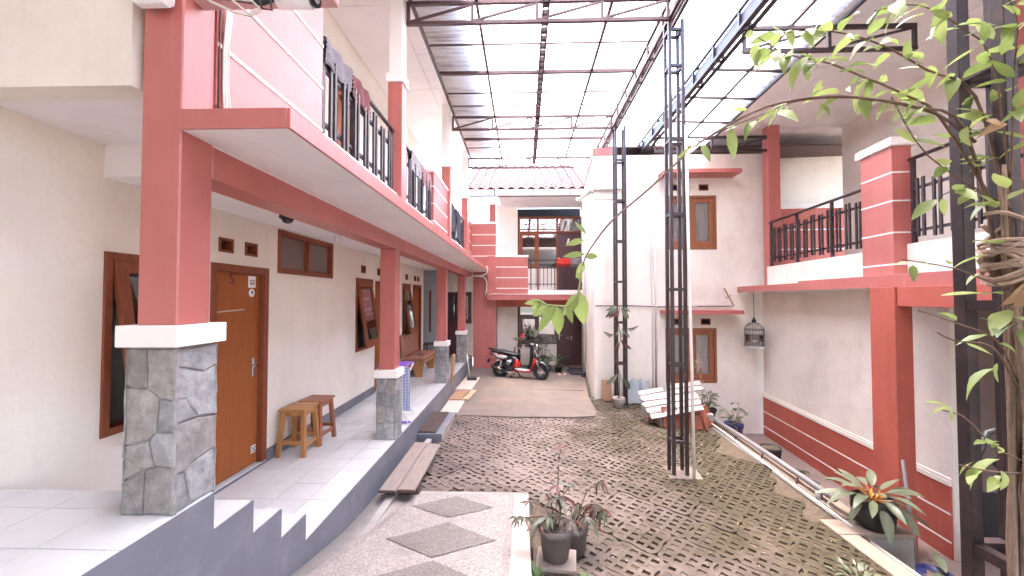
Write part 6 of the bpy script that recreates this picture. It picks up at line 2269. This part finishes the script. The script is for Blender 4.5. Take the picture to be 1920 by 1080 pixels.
potted('p', 'black pot of bare soil near the open end of the pipe rail', (3.66, 5.25, -0.80), (0.09, 0.125, 0.21), LD, 0, 0.1, 0.1, 0.1, 26, rim=False)
t = thing('pale_weed', 'little pale rosette weed growing on the alley floor by the red dado', 'plant', (4.55, 6.75, -1.19))
bush(t, 0.01, 34, LS, 0.13, 0.10, 0.12, seed=27, stems=6)
# big aglaonema pot on the coping corner
t = thing('potted_plant', 'big silvery-green plant with orange heart in a black bag pot on the coping corner', 'plant', (3.47, 4.08, -0.485), 0)
mb = MB()
pr_ = [(0.13, 0.0), (0.165, 0.04), (0.17, 0.15), (0.185, 0.27), (0.175, 0.275), (0.16, 0.24)]
mb.lathe(pr_, 18)
for v in mb.bm.verts:
    v.co.x += noise.noise((v.co.x * 9, v.co.y * 9, v.co.z * 9)) * 0.02
    v.co.y += noise.noise((v.co.x * 9 + 5, v.co.y * 9, v.co.z * 9)) * 0.02
mb.build('pot', POT_K, t)
r = random.Random(31)
for k in range(30):
    a = k * 2.4
    el = 0.85 - 0.05 * k + r.uniform(-.12, .12)
    el = max(el, -0.55)
    d = Vector((math.cos(a), math.sin(a), el))
    b = Vector((0.02 * math.cos(a), 0.02 * math.sin(a), 0.26))
    p = b + d.normalized() * (0.07 + 0.003 * k) + Vector((0, 0, 0.05))
    MB().tube([b, p], 0.005, 5).build('stem', LEAF_O, t)
    leaf(t, p, d, 0.30 * r.uniform(.8, 1.1), LS, roll=r.uniform(-.3, .3), rr=r)
for k in range(6):
    a = k * 1.05
    leaf(t, (0.02 * math.cos(a), 0.02 * math.sin(a), 0.28), (math.cos(a), math.sin(a), 1.0), 0.10, LO, rr=r)

tag(MB().tube([(4.24, 4.45, -1.19), (4.20, 4.55, -0.02)], 0.016, 8).build('broom_stick', PVCG, None), 'greyish stick leaning on the dark side of the red column', 'stick')
t = thing('potted_plant', 'navy pot with broad pale leaves at the foot of the red column', 'plant', (3.50, 3.52, -0.86))
pot(t, 0.10, 0.13, 0.30, POT_N, rim=False)
r = random.Random(33)
for k in range(9):
    a = r.uniform(0, 6.28)
    leaf(t, (0.10 + 0.05 * math.cos(a), -0.05 + 0.05 * math.sin(a), 0.30), (math.cos(a) + .5, math.sin(a) - .4, 0.2), r.uniform(.22, .3), LS, rr=r)
t = thing('leafy_weed', 'broad pale-leaved clump under the nearest lattice post', 'plant', (2.75, 2.35, -0.50))
r = random.Random(34)
for k in range(16):
    a = r.uniform(0, 6.28)
    b = Vector((0.06 * math.cos(a), 0.06 * math.sin(a), 0.0))
    p = b + Vector((0.12 * math.cos(a), 0.12 * math.sin(a), r.uniform(.1, .3)))
    MB().tube([b, p], 0.004, 5).build('stem', LEAF_D, t)
    leaf(t, p, (math.cos(a), math.sin(a), 0.1), r.uniform(.18, .28), LS, rr=r)
t = thing('leafy_weed', 'pale feathery weed sprouting from the mossy paving near the coping', 'plant', (2.68, 3.28, gz(2.68)))
r = random.Random(35)
for k in range(46):
    a = r.uniform(0, 6.28)
    q = r.uniform(0, .17)
    leaf(t, (q * math.cos(a), q * math.sin(a), r.uniform(.0, .07)), (math.cos(a), math.sin(a), 0.5), r.uniform(.05, .1), LS, rr=r)
# dark scrolled iron chair in the shadow behind the post
ic = thing('iron_chair', 'black wrought iron chair with scrolled back behind the nearest post', 'chair', (3.55, 3.05, -0.5))
mb = MB()
mb.tube([(-0.2, 0, 0), (-0.2, 0, 1.1), (-0.12, 0, 1.28), (0.02, 0, 1.32), (0.16, 0, 1.25), (0.22, 0, 1.05), (0.22, 0, 0)], 0.022, 8)
mb.tube([(0.0, 0, 0.85), (0.12, 0, 0.95), (0.10, 0, 1.12), (-0.03, 0, 1.15), (-0.08, 0, 1.05), (0.0, 0, 0.98), (0.04, 0, 1.05)], 0.014, 6)
mb.build('back_frame', BLACK, ic)
B('seat', BLACK, ic, -0.22, 0.24, -0.45, 0.0, 0.44, 0.49, 0.01)
B('back_panel', BLACK, ic, -0.18, 0.20, -0.015, 0.01, 0.45, 0.85)
for a in (-0.2, 0.22):
    MB().tube([(a, -0.43, 0.44), (a, -0.45, 0)], 0.018, 6).build('leg', BLACK, ic)

# centre: potted bronze-leaved plant on a little stool at the ramp side, with a second pot behind
fs = thing('low_stool', 'small dark wooden stool carrying the bronze-leaved pot beside the ramp', 'stool', (0.255, 3.17, gz(0.27)), R(-8))
B('seat', WOOD_G, fs, -0.155, 0.155, -0.13, 0.13, 0.115, 0.145, 0.004)
for a in (-0.12, 0.12):
    for b in (-0.10, 0.10):
        B('leg', WOOD_D, fs, a - 0.02, a + 0.02, b - 0.02, b + 0.02, 0, 0.115)
t = thing('potted_plant', 'spindly bronze and maroon-leaved plant in a dusty grey-brown pot on the low stool', 'plant', (0.25, 3.18, gz(0.27) + 0.146))
pot(t, 0.098, 0.142, 0.255, POT_G)
r = random.Random(41)


def whorl(t, p, n, sz, kinds, el=0.1, rr=r, k2=None):
    a0 = rr.uniform(0, 6.28)
    for k in range(n):
        a = a0 + k * 2 * math.pi / n + rr.uniform(-.3, .3)
        leaf(t, p, (math.cos(a), math.sin(a), el + rr.uniform(-.35, .25)), sz * rr.uniform(.75, 1.15), k2 if k2 and rr.random() < .25 else kinds, roll=rr.uniform(-.4, .4), rr=rr)
st1 = [(0.02, 0.0, 0.22), (0.05, 0.0, 0.40), (0.02, 0.01, 0.55), (0.03, 0.02, 0.75), (0.05, 0.02, 0.86)]
MB().tube(st1, 0.006, 6, r1=0.003).build('stem', TWIG, t)
whorl(t, st1[-1], 7, 0.09, LR, 0.0)
for z, k in ((0.80, LB), (0.73, LB), (0.66, LR)):
    whorl(t, (0.03, 0.02, z), 3, 0.08, k, 0.1)
whorl(t, (0.02, 0.01, 0.56), 5, 0.13, LB, 0.1, k2=LR)
whorl(t, (0.03, 0.0, 0.46), 5, 0.15, LB, 0.0, k2=LR)
for (e, n, sz, kk) in (((-0.20, 0.02, 0.42), 9, 0.10, LB), ((-0.06, -0.05, 0.34), 9, 0.13, LS), ((0.13, 0.02, 0.56), 8, 0.10, LB), ((-0.14, -0.08, 0.31), 9, 0.13, LB), ((0.12, -0.06, 0.32), 6, 0.14, LB), ((-0.30, 0.0, 0.30), 9, 0.10, LB), ((-0.24, -0.05, 0.33), 7, 0.11, LS), ((0.02, 0.05, 0.45), 7, 0.11, LB), ((-0.08, 0.05, 0.47), 7, 0.11, LB)):
    MB().tube([(0.0, 0, 0.22), (e[0] * .4, e[1] * .4, e[2] * .6 + .13), e], 0.005, 5, r1=0.003).build('stem', TWIG, t)
    whorl(t, e, n, sz, kk, -0.15, k2=LR)
t = thing('potted_plant', 'drooping maroon-tinged plant in a brown pot just behind the stool', 'plant', (0.43, 3.50, gz(0.44)))
pot(t, 0.10, 0.13, 0.24, POT_G)
for (e, n, sz, kk) in (((0.05, 0.0, 0.40), 8, 0.14, LB), ((0.18, 0.05, 0.38), 9, 0.17, LB), ((0.10, -0.1, 0.35), 7, 0.18, LB), ((0.24, 0.0, 0.60), 9, 0.12, LB), ((0.26, 0.0, 0.36), 7, 0.16, LS), ((-0.05, 0, 0.45), 5, 0.12, LR)):
    MB().tube([(0.0, 0, 0.2), (e[0] * .5, e[1] * .5, e[2] * .7 + .1), e], 0.005, 5, r1=0.003).build('stem', TWIG, t)
    whorl(t, e, n, sz, kk, -0.55, k2=LR)
tag(MB().box(0.055, 0.075, 3.18, 3.62, gz(0.1), -0.20, 0.003).build('leaning_board', WOOD_D, None), 'dark board set on edge between the ramp and the pots', 'board')
for (x, y, sd, lb) in ((0.075, 2.92, 51, 'bright green sprout at the bottom edge, against the ramp kerb'), (0.43, 2.86, 52, 'bright green sprout at the bottom edge, out on the pavers')):
    t = thing('green_sprout', lb, 'plant', (x + 0.02, y, gz(x)), 0, 'leafy green sprouts at the bottom edge')
    rr = random.Random(sd)
    MB().tube([(0, 0, 0), (0, 0, 0.17)], 0.006, 5).build('stem', LEAF_D, t)
    for k in range(15):
        a = k * 2.4
        leaf(t, (0, 0, 0.06 + 0.007 * k), (math.cos(a), math.sin(a), 0.5 + 0.09 * k), 0.115 * rr.uniform(.8, 1.1), LD, rr=rr)

# ================================================================ VINE ON THE NEAREST POST
VN = thing('climbing_vine', 'leafy vine with arching stems climbing the nearest lattice post, old stems tied with twine', 'vine', (0, 0, 0))
BR = {
 'B_long': [(1.95, 1.66, 1.81), (1.86, 1.7, 2.48), (1.61, 1.65, 2.56), (1.4, 1.6, 2.57), (1.18, 1.55, 2.56), (0.92, 1.5, 2.5), (0.7, 1.45, 2.38), (0.59, 1.42, 2.3), (0.44, 1.38, 2.16), (0.3, 1.33, 2.04), (0.22, 1.3, 1.94), (0.19, 1.28, 1.88), (0.17, 1.25, 1.78)],
 'B2': [(1.92, 1.72, 2.44), (1.75, 1.7, 2.55), (1.6, 1.72, 2.61), (1.42, 1.72, 2.64), (1.19, 1.72, 2.63), (1.04, 1.7, 2.57), (0.84, 1.7, 2.49)],
 'A': [(1.95, 1.66, 2.10), (1.81, 1.75, 2.56), (1.65, 1.75, 2.67), (1.46, 1.72, 2.73), (1.3, 1.7, 2.78), (1.1, 1.65, 2.79), (0.95, 1.6, 2.83)],
 'C': [(1.95, 1.64, 2.10), (1.96, 1.75, 2.65), (1.81, 1.8, 2.8), (1.61, 1.8, 2.92), (1.36, 1.75, 2.95), (1.15, 1.75, 2.95)],
 'D': [(1.94, 1.62, 2.2), (1.92, 1.65, 2.74), (1.74, 1.6, 2.86), (1.58, 1.6, 2.95), (1.41, 1.6, 2.93)],
 'E': [(1.94, 1.62, 2.2), (1.94, 1.6, 2.64), (1.9, 1.55, 2.84), (1.79, 1.5, 2.93)],
 'F': [(1.94, 1.62, 1.94), (1.92, 1.6, 2.12), (1.80, 1.65, 2.22), (1.74, 1.7, 2.2)],
 'G': [(1.92, 1.60, 1.80), (1.68, 1.5, 1.85), (1.57, 1.5, 1.89), (1.4, 1.5, 1.92)],
 'H': [(1.92, 1.6, 1.45), (1.73, 1.5, 1.62), (1.6, 1.5, 1.68), (1.5, 1.55, 1.73)],
 'I': [(1.92, 1.6, 1.42), (1.66, 1.45, 1.6), (1.58, 1.5, 1.62), (1.52, 1.5, 1.65)],
 'J': [(1.92, 1.6, 1.15), (1.6, 1.4, 1.27), (1.5, 1.4, 1.37), (1.48, 1.45, 1.38)],
 'K': [(1.92, 1.6, 1.10), (1.58, 1.4, 1.19), (1.53, 1.45, 1.19)],
 'L': [(1.95, 1.66, 2.16), (1.7, 1.7, 2.38), (1.56, 1.7, 2.63)],
}


def smooth(pts, k=4):
    P_ = [Vector(p) for p in pts]
    out = []
    for i in range(len(P_) - 1):
        p0, p1, p2, p3 = P_[max(i - 1, 0)], P_[i], P_[i + 1], P_[min(i + 2, len(P_) - 1)]
        for q in range(k):
            t = q / k
            out.append(0.5 * ((2 * p1) + (p2 - p0) * t + (2 * p0 - 5 * p1 + 4 * p2 - p3) * t * t + (3 * p1 - p0 - 3 * p2 + p3) * t ** 3))
    out.append(P_[-1])
    return out
vr = random.Random(77)
den = {'B_long': 0.13, 'B2': 0.075, 'A': 0.045, 'C': 0.034, 'D': 0.034, 'E': 0.036, 'F': 0.05, 'G': 0.11, 'H': 0.13, 'I': 0.12, 'J': 0.12, 'K': 0.13, 'L': 0.10}
for nm, pts in BR.items():
    sp = smooth(pts)
    MB().tube(sp, 0.0065 if nm in ('B_long', 'A', 'B2', 'C') else 0.0035, 6, r1=0.0022).build('stem', TWIG, VN)
    acc = 0
    start = 0.32 if nm in ('B_long', 'B2') else 0.22
    ln = 0
    thin = nm in 'GHIJK'
    for a, b in zip(sp, sp[1:]):
        seg = (b - a).length
        ln += seg
        acc += seg
        if nm == 'B_long' and ln > 2.1:
            break
        if ln > start and acc > den[nm]:
            acc = 0
            d = (b - a).normalized()
            grp = 2 if nm not in ('B_long', 'G', 'H', 'I', 'J', 'K') else (3 if vr.random() < 0.6 else 1)
            if nm == 'B_long' and vr.random() < 0.25:
                continue
            for q in range(grp):
                dd = d * vr.uniform(0.2, 1.0) + Vector((vr.uniform(-1, 1), vr.uniform(-.9, .6), vr.uniform(-1.0, .35)))
                leaf(VN, b + Vector((vr.uniform(-.02, .02), vr.uniform(-.02, .02), vr.uniform(-.02, .02))), dd, vr.uniform(.055, .085) if thin else vr.uniform(.075, .145) if nm != 'B_long' else vr.uniform(.06, .10), LV, roll=vr.uniform(-.7, .7), rr=vr)
# the hanging big leaves at the tip of the longest stem
tip = Vector((0.17, 1.25, 1.78))
MB().tube([(0.19, 1.28, 1.88), tip, (0.14, 1.24, 1.75), (0.07, 1.20, 1.755), (0.045, 1.19, 1.77)], 0.003, 6).build('stem', LEAF_V, VN)
for (p, d, s, rl) in (((0.175, 1.26, 1.80), (0.12, 0.0, -1.0), 0.20, 0.2), ((0.165, 1.25, 1.79), (-0.35, -0.1, -0.85), 0.14, -0.4), ((0.17, 1.27, 1.86), (0.25, -.2, -0.6), 0.06, 0.4),
                      ((0.135, 1.235, 1.755), (0.22, -0.15, -0.9), 0.10, 0.3), ((0.10, 1.22, 1.755), (0.12, 0.0, -1), 0.165, 0.0), ((0.10, 1.22, 1.757), (-0.55, -0.1, -0.75), 0.17, 0.5),
                      ((0.075, 1.205, 1.757), (-0.55, -0.1, -0.5), 0.10, -0.3), ((0.06, 1.195, 1.765), (-0.8, -0.1, 0.0), 0.10, 0.2), ((0.05, 1.19, 1.77), (-0.6, 0, -0.9), 0.09, 0.1),
                      ((0.20, 1.29, 1.92), (-0.9, -0.1, -0.05), 0.12, 0.3), ((0.20, 1.29, 1.91), (0.6, 0, 0.1), 0.08, 0.1), ((0.195, 1.285, 1.895), (-0.2, 0, -0.5), 0.10, -0.2), ((0.20, 1.29, 1.965), (-1, 0, -0.15), 0.11, 0.2), ((0.205, 1.295, 1.985), (-0.3, 0, 0.4), 0.09, 0.6)):
    leaf(VN, p, d, s * 0.62, LV, up=(0, -1, 0.25), roll=rl, rr=vr)
# old trunk bundle strapped to the post
for k in range(9):
    a = k * 0.75
    x0, y0 = 1.94 + 0.05 * math.cos(a), 1.60 + 0.035 * math.sin(a)
    pts = [(x0 + 0.02 * math.sin(k + z * 3), y0 + 0.015 * math.cos(k * 2 + z * 4), z) for z in (-0.45, 0.2, 0.8, 1.3, 1.7, 1.95 + 0.06 * (k % 4), 2.2 + 0.05 * (k % 3))]
    MB().tube(smooth(pts, 3), 0.011 + 0.004 * (k % 3), 7, r1=0.006).build('old_stem', BARK, VN)
tw = random.Random(8)
for k in range(16):
    z = tw.uniform(1.86, 2.06)
    ph = tw.uniform(0, 6.28)
    pts = []
    tl = tw.uniform(-.10, .10)
    for i in range(15):
        a = ph + 5.2 * i / 14
        pts.append((1.94 + (0.095 + tw.uniform(-.01, .012)) * math.cos(a), 1.615 + 0.08 * math.sin(a), z + tl * math.cos(a) + 0.006 * math.sin(i)))
    MB().tube(pts, 0.0075, 5).build('twine', ROPE, VN)
# withered leaf hanging by the trunk
for (p, d, s) in (((1.91, 1.53, 1.86), (-0.25, -0.25, -1), 0.14), ((1.89, 1.53, 1.84), (-0.5, -0.15, -0.9), 0.11), ((1.92, 1.55, 1.88), (-0.9, -0.2, -0.5), 0.09)):
    leaf(VN, p, d, s, LX, up=(0, -1, 0.2), rr=vr)
for k in range(34):
    z = vr.uniform(1.62, 2.45) if k < 26 else vr.uniform(1.0, 1.7)
    a = vr.uniform(2.6, 5.6)
    leaf(VN, (1.93 + 0.07 * math.cos(a), 1.60 + 0.06 * math.sin(a), z), (math.cos(a), math.sin(a), vr.uniform(-.6, .4)), vr.uniform(.10, .17), LV if vr.random() < .7 else LD, rr=vr)
for (p, d) in (((1.90, 1.60, 2.47), (-0.9, -0.2, -0.25)), ((1.89, 1.60, 2.46), (-0.6, -0.2, 0.2))):
    leaf(VN, p, d, 0.075, LX, up=(0, -1, 0.5), rr=vr)
